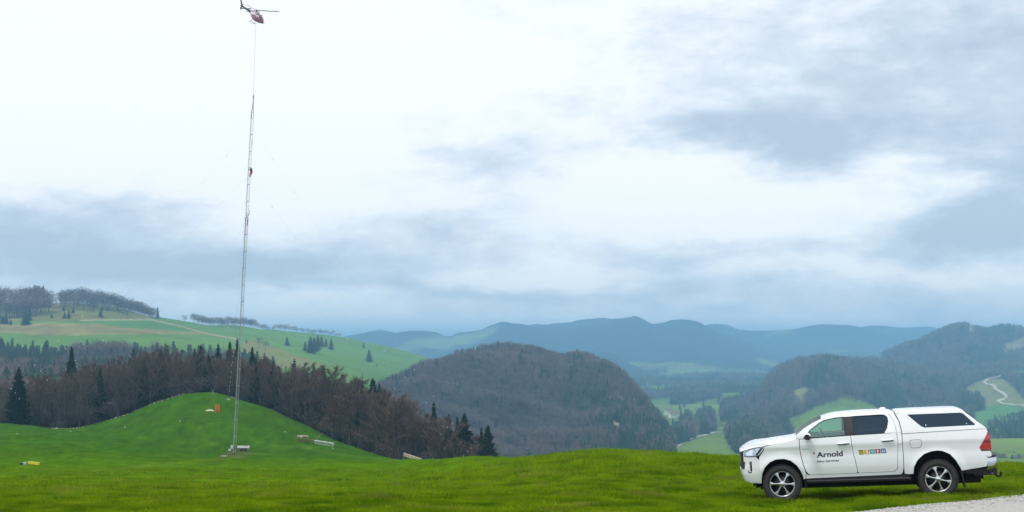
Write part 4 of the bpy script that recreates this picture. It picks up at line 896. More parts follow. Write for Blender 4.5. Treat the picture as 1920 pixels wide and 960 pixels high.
# hardtop canopy
CAN = [(2.334, 1.345), (2.408, 1.172), (2.436, .985), (2.440, .936), (4.066, .976), (4.066, .992), (3.94, 1.100), (3.76, 1.258), (3.655, 1.350), (3.60, 1.362), (3.40, 1.366), (2.9, 1.362), (2.40, 1.354)]
CW = rnd([(2.563, 1.306), (3.642, 1.303), (3.886, 1.048), (2.86, 1.034), (2.77, 1.105)], .05, 5, (0,))
cs = two('canopy_side', PAINT, CAN, side, holes=[CW])
for mr, p in zip((False, True), cs):
    b = MB(); skin(b, CW, lambda x, z, d: side(x, z, d + .008), mirror=mr, rim=False); w = b.build('canopy_window', PRIV, p)
    for x, z in ((2.915, 1.075), (3.705, 1.082)):
        q = MB(); q.lathe_y([(.001, -.012), (.013, -.010), (.016, 0)], 12, (x, (1 if mr else -1) * (hw(x, z) - .006), z)); q.build('window_catch', CHROME, p)
b = MB(); P = []
for i in range(34):
    x = 2.34 + 1.325 * i / 33; zs = float(np.interp(x, [2.334, 2.40, 2.9, 3.40, 3.60, 3.66], [1.345, 1.354, 1.362, 1.366, 1.362, 1.347])); w = hw(x, zs); zt = float(pchip([2.33, 2.38, 2.927, 3.444, 3.60, 3.67], np.array([1.37, 1.392, 1.403, 1.402, 1.393, 1.358]), [x])[0])
    P.append([(x, w * k / 10, zs + (zt - zs) * (1 - abs(k / 10) ** 4)) for k in range(-10, 11)])
b.grid(P); b.grid([P[0], [(p[0] + .03, p[1] * .98, .96) for p in P[0]]], smooth=False); b.build('canopy_roof', PAINT, TRUCK)
b = MB(); P = []
for i in range(8):
    t = i / 7; x = 3.655 + .415 * t; z = 1.350 - .360 * t; w = hw(x, z) - .004; P.append([(x + .012 * (1 - (k / 6) ** 2), w * k / 6, z) for k in range(-6, 7)])
b.grid(P); hatch = b.build('canopy_hatch', PAINT, TRUCK)
b = MB(); b.grid([[(3.655 + .415 * t + .018, y, 1.350 - .360 * t + .010) for y in (-.56, 0, .56)] for t in (.14, .82)]); b.build('hatch_window', PRIV, hatch)
# load bed
BED = [(2.438, .925), (4.076, .966), (4.098, .912), (4.062, .84), (3.985, .715), (3.915, .602), (3.946, .528), (4.10, .530), (4.135, .50), (4.142, .43), (4.06, .405), (4.045, .25), (4.022, .224), (3.545, .160)] + R_ARCH[::-1][1:] + [(2.52, .122), (2.437, .133), (2.432, .25), (2.437, .475), (2.436, .75)]
two('bed_side', PAINT, BED, side)
TL = [(4.102, .905), (4.132, .79), (4.143, .60), (4.144, .540), (3.952, .538), (3.926, .600), (4.000, .725)]
for mr in (False, True):
    b = MB(); skin(b, TL, side, mirror=mr, out=.006); tl = b.build('tail_light', REDLENS, TRUCK)
    b = MB(); skin(b, [(4.032, .735), (4.142, .722), (4.144, .690), (4.005, .700)], side, mirror=mr, out=.010, rim=False); b.build('lens_band', DARKRED, tl)
    b = MB(); skin(b, [(3.945, .575), (4.143, .575), (4.143, .545), (3.962, .545)], side, mirror=mr, out=.010, rim=False); b.build('lens_band', DARKRED, tl)
b = MB(); b.grid([[(4.135 - .02 * (z - .45), y, z) for y in np.linspace(-.80, .80, 9)] for z in (.42, .55, .70, .85, .955)]); b.grid([[(4.11, y, .958) for y in (-.8, .8)], [(4.02, y, .962) for y in (-.8, .8)]]); tg = b.build('tailgate', PAINT, TRUCK)
b = MB(); b.box((4.138, 0, .80), (.02, .30, .07)); b.build('tailgate_handle', DARK, tg)
# rear bumper
b = MB(); P = []
for z, g in ((.15, .03), (.20, .0), (.30, -.006), (.385, .0), (.408, .012)):
    r = []
    for t in np.linspace(-1, 1, 29):
        a = abs(t); r.append((4.255 - g - .21 * max(0, (a - .72) / .28) ** 2.2, t * (.90 - g), z))
    P.append(r)
b.grid(P); b.build('rear_bumper', CHROME, TRUCK)
b = MB(); P = [[(4.262 - .21 * max(0, (abs(t) - .72) / .28) ** 2.2, t * .905, z) for t in np.linspace(-1, 1, 29)] for z in (.400, .438)] + [[(4.05, t * .86, .438) for t in np.linspace(-1, 1, 29)]]
b.grid(P); b.build('bumper_step', DARK, TRUCK)
b = MB(); b.box((4.10, 0, .09), (.30, 1.25, .12)); b.box((4.02, -.70, .11), (.44, .10, .14)); b.box((4.02, .70, .11), (.44, .10, .14)); b.box((3.78, -.76, .13), (.50, .06, .10)); b.box((3.78, .76, .13), (.50, .06, .10)); b.build('tow_frame', DARK, TRUCK)
b = MB(); b.tube([(4.20, 0, .09), (4.28, 0, .05), (4.30, 0, -.02), (4.345, 0, -.055), (4.395, 0, -.045), (4.41, 0, .0)], .022, 8); b.lathe_y([(.001, -.03), (.02, -.025), (.03, 0), (.02, .025), (.001, .03)], 12, (4.41, 0, .015)); b.build('tow_hook', DARK, TRUCK)
for x in (3.93,):
    b = MB(); b.lathe_y([(.001, -.01), (.012, -.006), (.014, 0)], 10, (4.14, -.76, .07)); b.build('bolt', CHROME, TRUCK)
# nose: bumper, grille, lamps
sx = s_of_x
BUMP = [(0, .075), (0, .30), (.55, .305), (sx(-.745), .32), (sx(-.735), .46), (sx(-.765), .475), (sx(-.77), .575), (sx(-.74), .572), (sx(-.50), .568), (sx(-.442), .50), (sx(-.434), .12), (sx(-.422), .028), (sx(-.62), .035), (sx(-.74), .06)]
FOG = [(sx(-.645), .475), (sx(-.597), .478), (sx(-.590), .31), (sx(-.605), .235), (sx(-.675), .235), (sx(-.685), .285), (sx(-.632), .305)]
b = MB()
for mr in (False, True): skin(b, BUMP, nose, holes=[FOG], mirror=mr, step=.06)
fb = b.build('front_bumper', PAINT, TRUCK)
for mr in (False, True):
    b = MB(); skin(b, FOG, lambda s, z, d: nose(s, z, d + .022), mirror=mr, rim=False); b.build('fog_lamp_recess', DARK, fb)
    b = MB(); L = [nose(sx(-.64), .262, .012)]; b.lathe_y([(.001, -.012), (.026, -.006), (.03, .01)], 14, (L[0][0], L[0][1] * (-1 if mr else 1), L[0][2])); b.build('fog_lamp', LAMPGLASS, fb)
b = MB()
for mr in (False, True): skin(b, [(0, .305), (0, .685), (.48, .690), (sx(-.775), .675), (sx(-.772), .58), (sx(-.767), .475), (sx(-.737), .46), (sx(-.747), .322), (.55, .308)], lambda s, z, d: nose(s, z, d + .02), mirror=mr, rim=False)
gr = b.build('grille', DARK, TRUCK)
for z in (.36, .42, .48, .54, .60, .655):
    b = MB(); b.tube([(lambda q: (q[0], sg * q[1], q[2]))(nose(s, z, .008)) for s, sg in [(a, 1) for a in np.linspace(.55, 0, 12)] + [(a, -1) for a in np.linspace(.05, .55, 11)]], .009, 5); b.build('grille_bar', CHROME if z > .65 else DARK, gr)
HEAD = [(sx(-.742), .655), (sx(-.60), .728), (sx(-.315), .768), (sx(-.335), .718), (sx(-.425), .612), (sx(-.49), .582), (sx(-.72), .580)]
def lampf(s, z, d): return nose(s, z, d)
for mr in (False, True):
    b = MB(); skin(b, HEAD, lampf, mirror=mr, out=.006); hl = b.build('headlight', LAMPGLASS, TRUCK)
    b = MB(); skin(b, [(sx(-.70), .64), (sx(-.60), .70), (sx(-.55), .71), (sx(-.57), .60), (sx(-.69), .60)], lampf, mirror=mr, out=.009, rim=False); b.build('lamp_reflector', mat('lamp_reflector', (.85, .87, .9), .1, metal=.8, coat=1), hl)
    b = MB(); skin(b, [(sx(-.47), .60), (sx(-.37), .715), (sx(-.325), .758), (sx(-.40), .742), (sx(-.52), .60)], lampf, mirror=mr, out=.009, rim=False); b.build('lamp_bezel', DARK, hl)
    sg = -1 if mr else 1; H2 = dens(HEAD, .05); b = MB(); b.tube([(lambda q: (q[0], sg * q[1], q[2]))(nose(s, z, -.004)) for s, z in H2 + H2[:1]], .006, 5, cap=False); b.build('lamp_surround', DARK, hl)
# filler between bonnet edge, lamp and grille
b = MB()
for mr in (False, True): skin(b, [(0, .69), (0, .740), (sx(-.80), .762), (sx(-.72), .795), (sx(-.55), .83), (sx(-.31), .84), (sx(-.305), .775), (sx(-.60), .733), (sx(-.748), .658), (sx(-.752), .58), (sx(-.772), .58), (sx(-.778), .68), (.48, .695)], lambda s, z, d: nose(s, z, d + .004), mirror=mr, rim=False)
b.build('nose_panel', PAINT, TRUCK)
# hidden dark boxes added to block light through panel gaps; chassis, wheel wells
b = MB(); b.box((1.5, 0, .42), (2.10, 1.66, .62)); b.box((3.83, 0, .52), (.52, 1.56, .60)); b.box((1.7, 0, .20), (4.6, 1.0, .50)); b.box((-.05, 0, .55), (1.2, 1.02, .42)); b.box((3.1, 0, .75), (1.3, 1.62, .26)); b.build('inner_light_block', UNDER, TRUCK)
b = MB(); b.box((1.75, -.42, -.06), (4.4, .10, .14)); b.box((1.75, .42, -.06), (4.4, .10, .14)); b.box((0, 0, -.02), (.14, 1.4, .10)); b.tube([(3.085, -.72, 0), (3.085, -.14, 0), (3.085, 0, -.02), (3.085, .14, 0), (3.085, .72, 0)], [.05, .06, .15, .06, .05], 10); b.build('chassis', UNDER, TRUCK)
for cx, arch in ((0, F_ARCH), (3.085, R_ARCH)):
    for sg in (-1, 1):
        b = MB(); A = arc(cx, .535, -10, 190, 20); b.grid([[(x, sg * y, z + (.04 if cx else 0)) for x, z in A] for y in (.50, .60, .75, .855)], smooth=True); b.grid([[(x, sg * .505, z) for x, z in A], [(cx + (x - cx) * .1, sg * .505, z * .1) for x, z in A]]); b.build('wheel_well', UNDER, TRUCK)
for sg in (-1, 1):
    b = MB(); P = [[(x, sg * y, z) for y, z in ((.80, .055), (.955, .062), (.975, .045), (.965, .005), (.80, -.02))] for x in (.50, .58, 1.5, 2.47, 2.55)]
    b.grid(P, closed=True, smooth=False); b.box((.9, sg * .72, .02), (.06, .3, .05)); b.box((2.1, sg * .72, .02), (.06, .3, .05)); b.build('running_board', DARK, TRUCK)
    b = MB(); b.box((1.5, sg * .845, .085), (2.06, .06, .07)); b.build('sill', DARK, TRUCK)
    b = MB(); b.box((3.565, sg * .80, -.01), (.022, .26, .34), Matrix.Rotation(math.radians(-9), 3, 'Y')); b.build('mud_flap', DARK, TRUCK)
    b = MB(); b.box((.475, sg * .80, -.03), (.02, .24, .20), Matrix.Rotation(math.radians(-6), 3, 'Y')); b.build('mud_flap', DARK, TRUCK)
# interior
INT = mat('cabin_trim', (.02, .021, .023), .8)
for y in (-.38, .38):
    b = MB(); b.box((1.20, y, .62), (.50, .50, .16)); b.box((1.47, y, .93), (.16, .48, .56), Matrix.Rotation(math.radians(14), 3, 'Y')); b.box((1.565, y, 1.23), (.10, .26, .16)); b.build('seat', INT, TRUCK)
b = MB(); b.box((2.02, 0, .62), (.45, 1.3, .16)); b.box((2.24, 0, .90), (.14, 1.3, .5)); b.build('rear_seat', INT, TRUCK)
b = MB(); b.box((.58, 0, .82), (.42, 1.50, .20)); b.build('dashboard', INT, TRUCK)
b = MB(); R = Matrix.Rotation(math.radians(65), 3, 'Y'); C0 = Vector((.90, -.38, .92)); b.tube([C0 + R @ Vector((.17 * math.cos(a), .17 * math.sin(a), 0)) for a in np.linspace(0, 2 * math.pi, 25)], .014, 6, cap=False); b.build('steering_wheel', INT, TRUCK)
# mirrors
for sg in (-1, 1):
    P = []; Q = []
    for y, k in ((.93, .55), (.97, .9), (1.05, 1.0), (1.13, .95), (1.165, .6)):
        P.append([(.555 + .075 * k * math.cos(a), sg * y, .945 + (.075 if math.sin(a) > 0 else .062) * k * math.sin(a)) for a in np.linspace(0, 2 * math.pi, 17)[:-1]])
    b = MB(); b.grid(P, closed=True); b.add(P[-1], [tuple(range(16))]); b.add(P[0], [tuple(range(16))]); b.tube([(.60, sg * .86, .90), (.57, sg * .94, .925)], .03, 8); m_ = b.build('mirror', DARK, TRUCK)
    P = [[(.550 + .078 * k * math.cos(a), sg * y, .958 + .070 * k * math.sin(a)) for a in np.linspace(.1, math.pi * .98, 9)] for y, k in ((.945, .8), (.97, .95), (1.05, 1.04), (1.13, 1.0), (1.168, .7))]
    b = MB(); b.grid(P); b.build('mirror_cap', PAINT, m_)
# wheels
def tyre():
    b = MB(); p = [(.262, .11), (.275, .125), (.31, .135), (.35, .132), (.376, .118), (.386, .095), (.388, .05)]; b.lathe_y(p + [(r, -y) for r, y in p[::-1]], 56)
    for i in range(56):
        a = 2 * math.pi * i / 56
        for y in (-.112, -.055, 0, .055, .112):
            r = .389 if abs(y) < .1 else .381; aa = a + (.056 if abs(y) == .055 else 0); b.box((r * math.cos(aa), y, r * math.sin(aa)), (.022, .036, .026), Matrix.Rotation(-aa, 3, 'Y'))
    return b.me('tyre', [RUBBER])
def rim():
    b = MB(); b.lathe_y([(.262, .10), (.262, -.085), (.250, -.080), (.238, -.05), (.235, .06), (.10, .07), (.001, .07)], 48); return b.me('rim', [ALLOYDARK])
def lip():
    b = MB(); b.lathe_y([(.240, -.074), (.246, -.088), (.258, -.090), (.264, -.082)], 48); return b.me('rim_edge', [ALLOY])
def spoke():
    b = MB(); L = [(.050, -.024, -.100), (.11, -.017, -.094), (.17, -.020, -.088), (.205, -.040, -.086), (.244, -.062, -.082)]
    P = []
    for r, w, y in L: P.append([(r, y + .03, w), (r, y, w * .85), (r, y - .004, w * .2), (r, y, -w * .45 if r < .18 else -w * .55), (r, y + .03, -w * .6)])
    b.grid(P, smooth=False); return b.me('spoke', [ALLOY])
def hub():
    b = MB(); b.lathe_y([(.001, -.108), (.030, -.107), (.036, -.10), (.05, -.098), (.062, -.088), (.066, -.05)], 24); return b.me('hub', [ALLOY])
def nut():
    b = MB(); b.lathe_y([(.001, -.100), (.010, -.099), (.012, -.08)], 6); return b.me('wheel_nut', [CHROME])
def pocket_disc():
    b = MB(); b.lathe_y([(.04, -.02), (.16, -.02), (.165, .01)], 36); return b.me('brake_disc', [mat('brake_disc', (.06, .06, .06), .4, metal=.6)])
TY, RI, LI, SP, HU, NU, BD = tyre(), rim(), lip(), spoke(), hub(), nut(), pocket_disc()
def put(name, me, parent, M=None):
    o = bpy.data.objects.new(name, me); COL.objects.link(o); o.parent = parent
    if M is not None: o.matrix_local = M
    return o
for x in (0.0, 3.085):
    for sg in (-1, 1):
        M = Matrix.Translation((x, sg * .765, 0)) @ (Matrix.Identity(4) if sg < 0 else Matrix.Rotation(math.pi, 4, 'Z')) @ Matrix.Rotation(-.80 if x else .02, 4, 'Y')
        wh = put('wheel', TY, TRUCK, M); wh.name = 'wheel'; put('rim', RI, wh); put('rim_edge', LI, wh); put('hub', HU, wh); put('brake_disc', BD, wh)
        for i in range(6): put('spoke', SP, wh, Matrix.Rotation(i * math.pi / 3, 4, 'Y'))
        for i in range(6): put('wheel_nut', NU, wh, Matrix.Rotation((i + .5) * math.pi / 3, 4, 'Y') @ Matrix.Translation((.052, .006, 0)))
# lettering and stickers on the doors
def text_part(name, body, x0, z0, size, slope, m, parent, bold=.0, width=None):
    cu = bpy.data.curves.new(name, 'FONT'); cu.body = body; cu.size = size; cu.offset = bold; cu.resolution_u = 3
    o = bpy.data.objects.new(name + '_tmp', cu); COL.objects.link(o); dg = bpy.context.evaluated_depsgraph_get(); dg.update(); me = bpy.data.meshes.new_from_object(o.evaluated_get(dg)); bpy.data.objects.remove(o)
    co = np.array([v.co for v in me.vertices]); k = (width / (co[:, 0].max() - co[:, 0].min())) if width else 1.0; mnx = co[:, 0].min()
    bm = bmesh.new(); bm.from_mesh(me); bmesh.ops.triangulate(bm, faces=bm.faces); bmesh.ops.subdivide_edges(bm, edges=[e for e in bm.edges if e.calc_length() > .04], cuts=1); bm.to_mesh(me); bm.free()
    for v in me.vertices:
        x = x0 + (v.co.x - mnx) * k; z = z0 + v.co.y + slope * (x - x0); v.co = (x, -(hw(x, z) + .0035), z)
    me.update(); me.materials.clear(); return obj(name, me, m, parent)
fdn, rdn = fd[0], rd[0]
text_part('lettering', 'Arnold', .722, .518, .150, .028, NAVY, fdn, .0042, .520)
text_part('small_lettering', 'Infra Services', .722, .418, .056, .028, NAVY, fdn, .0012, .435)
def patch(name, poly, m, parent, out=.004):
    b = MB(); skin(b, poly, side, step=.03, out=out, rim=False); return b.build(name, m, parent)
patch('red_mark', [(.652, .618), (.668, .625), (.690, .612), (.686, .592), (.668, .585), (.650, .596)], REDDOT, fdn)
STK = [('olive', (.36, .38, .01)), ('orange', (.62, .36, .06)), ('teal', (.05, .28, .30)), ('crimson', (.32, .01, .04)), ('blue', (.01, .13, .33))]
LIGHT = {'orange': (.95, .80, .55), 'teal': (.35, .80, .85), 'crimson': (.95, .55, .6), 'blue': (.55, .80, .95)}
for i, (nm, c) in enumerate(STK):
    x0 = 1.556 + .1095 * i; z0 = .548 + .0035 * i; sh = lambda a, b_: (x0 + .096 * a + .010 * (1 - b_), z0 + .088 * b_)
    st = patch('square_sticker', [sh(0, 0), sh(1, 0), sh(1, 1), sh(0, 1)], mat('sticker_' + nm, c, .5), rdn)
    lm = mat('sticker_icon_' + nm, LIGHT.get(nm, (.10, .10, .01)), .5)
    if nm == 'olive': patch('icon', [sh(.0, .82), sh(.9, .82), sh(.9, 1), sh(.0, 1)], lm, st, .0055); patch('icon', [sh(.1, .0), sh(.7, .0), sh(.25, .22), sh(.1, .2)], lm, st, .0055)
    if nm == 'orange': patch('icon', [sh(.25, .85), sh(.55, .9), sh(.72, .6), sh(.7, .12), sh(.42, .12), sh(.4, .55)], lm, st, .0055)
    if nm == 'teal':
        patch('icon', [sh(.5 + .3 * math.cos(a), .52 + .3 * math.sin(a)) for a in np.linspace(0, 6.283, 13)[:-1]], lm, st, .0055)
        patch('icon', [sh(.5 + .12 * math.cos(a), .52 + .12 * math.sin(a)) for a in np.linspace(0, 6.283, 9)[:-1]], mat('sticker_icon_core', (.12, .45, .5), .5), st, .0065)
    if nm == 'crimson': patch('icon', [sh(.28, .12), sh(.28, .7), sh(.36, .85), sh(.55, .9), sh(.72, .7), sh(.74, .3), sh(.62, .3), sh(.5, .12)], lm, st, .0055)
    if nm == 'blue': patch('icon', [sh(.5 + .34 * math.cos(a), .5 + .34 * math.sin(a)) for a in np.linspace(math.radians(115), math.radians(425), 14)] + [sh(.5 + .15 * math.cos(a), .5 + .15 * math.sin(a)) for a in np.linspace(math.radians(425), math.radians(115), 14)], lm, st, .0055)

# ------------------------------------------------------------------ the lattice mast, leaning slightly, and its guys
STEEL = mat('galvanised_steel', (.34, .38, .37), .6, metal=.35, var=.25, vscale=2)
WSTEEL = mat('white_painted_steel', (.62, .63, .66), .5, var=.15, vscale=2)
RSTEEL = mat('red_painted_steel', (.34, .06, .05), .5, var=.2, vscale=2)
RUST = mat('weathered_red_steel', (.22, .075, .035), .75, var=.35, vscale=3)
CABLE = mat('steel_cable', (.16, .17, .18), .5, metal=.4)
INSUL = mat('white_insulator', (.75, .76, .74), .35)
DARKM = mat('dark_steel', (.03, .03, .035), .6)
MB0 = meadow.hit(438.5, 851); MY0 = MB0.y
MTOP = pix(472.3, 221, MY0); MAX_ = (MTOP - MB0).normalized(); MLEN = (MTOP - MB0).length
def mast_at(row):
    """point on the mast axis at a photo row"""
    t = (row - 851.0) / (221.0 - 851.0); return MB0.lerp(MTOP, t)
MAST = empty('lattice_mast', MB0, MAX_.to_track_quat('Z', 'Y').to_euler())
tag(MAST, 'tall slim steel lattice mast standing on the meadow, red and white higher up', 'mast')
def lattice_me(ln, w, bays):
    b = MB(); V = [Vector((w / math.sqrt(3) * math.cos(a), w / math.sqrt(3) * math.sin(a), 0)) for a in (math.radians(-90), math.radians(30), math.radians(150))]
    for v in V: b.tube([v, v + Vector((0, 0, ln))], .032, 6)
    h = ln / bays
    for i in range(bays):
        z = i * h
        for a in range(3):
            p, q = V[a], V[(a + 1) % 3]; b.tube([p + Vector((0, 0, z)), q + Vector((0, 0, z))], .016, 4); b.tube(([p + Vector((0, 0, z)), q + Vector((0, 0, z + h))] if i % 2 else [q + Vector((0, 0, z)), p + Vector((0, 0, z + h))]), .016, 4)
    for z in (0, ln):
        for a in range(3): b.tube([V[a] + Vector((0, 0, z)), V[(a + 1) % 3] + Vector((0, 0, z))], .05, 5)
    return b.me('mast_section')
NS = 20; SL = MLEN / NS; SEC = lattice_me(SL - .03, .50, 4)
for i in range(NS):
    row = 851 - 630 * (i + .5) / NS; m = STEEL if row > 432 else (RSTEEL if row > 398 else WSTEEL)
    me = SEC.copy(); me.materials.append(m); put('mast_section', me, MAST, Matrix.Translation((0, 0, SL * i)))
b = MB(); [b.tube([(.28 * math.cos(a), .28 * math.sin(a), .1), (.10 * math.cos(a), .10 * math.sin(a), -.5)], .07, 6) for a in (0, 2.1, 4.2)]; b.box((0, 0, -.15), (.9, .9, .5)); b.build('mast_foot', DARKM, MAST)
# cross arms with small aerials
def arm(row, half, name, up):
    z = (mast_at(row) - MB0).length; b = MB(); b.tube([(-half, -.2, z - .12), (half * 1.2, -.2, z + .22)], .04, 6); b.tube([(0, -.2, z - .9), (half * .8, -.2, z + .12)], .03, 5)
    if up: b.tube([(-half, -.2, z - .4), (-half, -.2, z + .45)], .05, 6); b.tube([(half * 1.2, -.2, z + .1), (half * 1.2, -.2, z + .9)], .05, 6); b.tube([(-half * .6, -.2, z - .5), (-half * .6, -.2, z - .1)], .06, 6)
    b.build(name, STEEL, MAST)
arm(405, 1.05, 'cross_arm', True); arm(264, .55, 'cross_arm', False); arm(558, .4, 'cross_arm', False)
# guys: one object each, wire with its chain of white insulators
ANCH = {'left': (-60, 268), 'right': (952, 285), 'rear': (430, 332)}
LV = {'top': 237, 'upper': 330, 'middle': 433, 'low': 776}
IB = MB(); IB.lathe_y([(.001, -.11), (.06, -.085), (.04, -.03), (.07, 0), (.04, .03), (.06, .085), (.001, .11)], 10); INS_ME = IB.me('insulator', [INSUL])
for an, (apx, aY) in ANCH.items():
    X = (apx - 960) / F * aY; A = Vector((X, aY, float(meadow_z(X, aY)) + .1))
    for lv, row in LV.items():
        S = mast_at(row); D = A - S; L = D.length
        if lv == 'low' and an == 'rear': continue
        pts = [S.lerp(A, t) - Vector((0, 0, .018 * L * 4 * t * (1 - t))) - A for t in np.linspace(0, 1, 13)]
        b = MB(); b.tube(pts, .0035, 4); g = b.build('guy_wire', CABLE, None, A); tag(g, f'{lv} guy wire with white insulators running from the mast to the {an} anchor', 'guy wire', 'guy wires of the mast')
        n = int(L / (6.2 if lv != 'low' else 9.0))
        for i in range(1, n):
            t = i / n; p = S.lerp(A, t) - Vector((0, 0, .018 * L * 4 * t * (1 - t))) - A; q = D.to_track_quat('Y', 'Z').to_matrix().to_4x4(); put('insulator', INS_ME, g, Matrix.Translation(p) @ q)
    b = MB(); b.box((0, 0, 0), (.7, .7, .5)); b.tube([(0, 0, .2), (S - A).normalized() * .8], .05, 6); tag(b.build('guy_anchor', mat('anchor_concrete', (.4, .4, .38), .9, var=.2), None, A - Vector((0, 0, .1))), f'concrete anchor block of the {an} guy wires', 'anchor', 'guy anchors')

# ------------------------------------------------------------------ helicopter with long line
HR = mat('dark_red_paint', (.26, .012, .035), .35, coat=.5); HWH = mat('pale_pink_paint', (.62, .50, .54), .35, coat=.5); HBK = mat('helicopter_dark', (.012, .010, .018), .45); HGL = mat('helicopter_glass', (.03, .035, .05), .1, coat=1.0); HGY = mat('rotor_grey', (.025, .027, .03), .6)
HUB = pix(481.5, 19.5, MY0 + 14)
HEL = empty('helicopter', HUB); tag(HEL, 'dark red and white helicopter hovering at the top left with a long line', 'helicopter')
HEL.scale = (.75, .75, .75); HEL.rotation_euler = (math.radians(9), math.radians(22), math.radians(-50.4))         # nose along local +x: to the right and towards the viewer, nose down
def hx(x): return x
ST_H = [(-8.2, .16, .18, -.55), (-7.0, .18, .20, -.65), (-4.5, .24, .27, -.85), (-2.6, .38, .45, -1.05), (-1.6, .72, .78, -1.35), (-.6, .92, .98, -1.55), (.6, .95, 1.00, -1.65), (1.6, .92, .92, -1.75), (2.5, .72, .66, -1.95), (3.1, .40, .36, -2.15), (3.35, .08, .08, -2.22)]
P = []
for x, w, h, zc in ST_H: P.append([(x, w * math.copysign(abs(math.cos(a)) ** .8, math.cos(a)), zc + h * math.copysign(abs(math.sin(a)) ** .8, math.sin(a))) for a in np.linspace(0, 2 * math.pi, 21)[:-1]])
b = MB(); b.grid(P, closed=True); n = 20
for fi in range(len(b.f)):
    c = sum((Vector(b.v[i]) for i in b.f[fi]), Vector()) / 4; i = fi // n; zc = (ST_H[i][3] + ST_H[i + 1][3]) / 2; rel = (c.z - zc) / ((ST_H[i][2] + ST_H[i + 1][2]) / 2)
    b.mi[fi] = 2 if (c.x < -3.4 or rel < -.72) else (1 if rel > .35 and c.x < 1.2 else 0)
b.build('fuselage', [HR, HWH, HBK], HEL)
b = MB(); b.grid([[(x, w * math.cos(a), zc + h * math.sin(a)) for a in np.linspace(.15, math.pi - .15, 11)] for x, w, h, zc in ((.9, .97, 1.03, -1.67), (1.6, .95, .96, -1.75), (2.5, .75, .70, -1.95), (3.05, .44, .42, -2.13))]); b.build('windscreen', HGL, HEL)
for sg in (-1, 1):
    b = MB(); b.grid([[(x, sg * (.975 if x < 1 else .94), z) for x in (-.2, .4, 1.2)] for z in (-1.5, -1.2, -.95)]); b.build('cabin_window', HGL, HEL)
b = MB(); b.box((-.3, 0, -.48), (2.0, .95, .5)); b.tube([(-1.2, .25, -.42), (-1.9, .32, -.35)], .16, 10); b.tube([(-1.2, -.25, -.42), (-1.9, -.32, -.35)], .16, 10); b.build('engine_cowling', HWH, HEL)
b = MB(); b.tube([(0, 0, -.4), (0, 0, .06)], .10, 8); b.lathe_y([(.001, -.3), (.16, -.2), (.22, 0), (.16, .2), (.001, .3)], 10); b.build('rotor_hub', HBK, HEL)
for k_, a in enumerate((math.radians(60), math.radians(180), math.radians(300))):
    b = MB(); R = Matrix.Rotation(a, 3, 'Z'); P = []
    for r_, z in ((.25, .0), (.9, .02), (3.0, .10), (5.35, .26)): P.append([R @ Vector((r_, y, z + q + .30 * y)) for y, q in ((-.22, .01), (0, .06), (.22, .0), (0, -.04))])
    b.grid(P, closed=True, smooth=False); b.add(P[-1], [(0, 1, 2, 3)]); b.build('rotor_blade', HGY, HEL)
b = MB(); fin = [(-8.5, .9, .9), (-8.05, .9, .9), (-7.3, -.42, -.42), (-8.1, -.45, -.45)]
def plate(b, pts, t, ax=1):
    o = Vector((0, t, 0)) if ax == 1 else Vector((0, 0, t)); V = [Vector(p) for p in pts]; n = len(V); b.add([p - o for p in V] + [p + o for p in V], [tuple(range(n))[::-1], tuple(range(n, 2 * n))] + [(i, (i + 1) % n, n + (i + 1) % n, n + i) for i in range(n)])
plate(b, [(-9.0, 0, 1.25), (-8.55, 0, 1.25), (-7.5, 0, -.42), (-8.25, 0, -.45)], .06); plate(b, [(-8.2, 0, -.6), (-7.6, 0, -.6), (-8.3, 0, -1.55), (-8.75, 0, -1.5)], .06); b.tube([(-8.2, 0, -1.3), (-8.9, 0, -1.2), (-8.7, 0, -.6)], .05, 6); b.build('tail_fin', HBK, HEL)
b = MB(); plate(b, [(-6.0, -1.35, -.72), (-5.4, -1.35, -.72), (-5.2, 0, -.75), (-5.2, 1.35, -.72), (-5.9, 1.35, -.72)], .035, 2); b.build('stabiliser', HBK, HEL)
for s_ in (0, 1):
    b = MB(); plate(b, [(-8.3 + (.95 if s_ else -.95) * .9, .26, -.45 + (.35 if s_ else -.35)), (-8.3 + (.95 if s_ else -.95) * .9 - .1, .26, -.45 + (.5 if s_ else -.2)), (-8.35, .26, -.40), (-8.25, .26, -.5)], .012); b.build('tail_rotor_blade', HGY, HEL)
for sg in (-1, 1):
    b = MB(); b.tube([(-1.7, sg * 1.05, -3.0), (1.4, sg * 1.05, -3.0), (1.95, sg * 1.05, -2.85)], .06, 7); b.tube([(-1.0, sg * .6, -2.3), (-1.0, sg * 1.05, -3.0)], .045, 6); b.tube([(.9, sg * .6, -2.4), (.9, sg * 1.05, -3.0)], .045, 6); b.build('landing_skid', HGY, HEL)
b = MB(); b.tube([(3.3, .0, -2.2), (4.3, .1, -2.15)], .03, 6); b.lathe_y([(.001, -.12), (.1, 0), (.001, .12)], 8, (4.3, .1, -2.15)); b.build('nose_probe', HGY, HEL)
HOOK = pix(475.2, 182, MY0 + 1.0); bottom = pix(479.6, 44, MY0 + 12)
b = MB(); b.tube([bottom - HOOK, Vector((0, 0, .3))], .022, 5); b.tube([(0, 0, .35), (0, 0, -.4)], .10, 8)
b.build('long_line', CABLE, None, HOOK); tag(bpy.data.objects['long_line'], 'long steel line with hook hanging from the helicopter', 'cable')
b = MB(); top = MTOP - HOOK
for a in (0, 2.1, 4.2): b.tube([Vector((0, 0, -.4)), top + Vector((.26 * math.cos(a), .26 * math.sin(a), .05))], .04, 5)
b.build('lifting_sling', DARKM, None, HOOK); tag(bpy.data.objects['lifting_sling'], 'dark lifting slings between the hook and the mast top', 'sling')

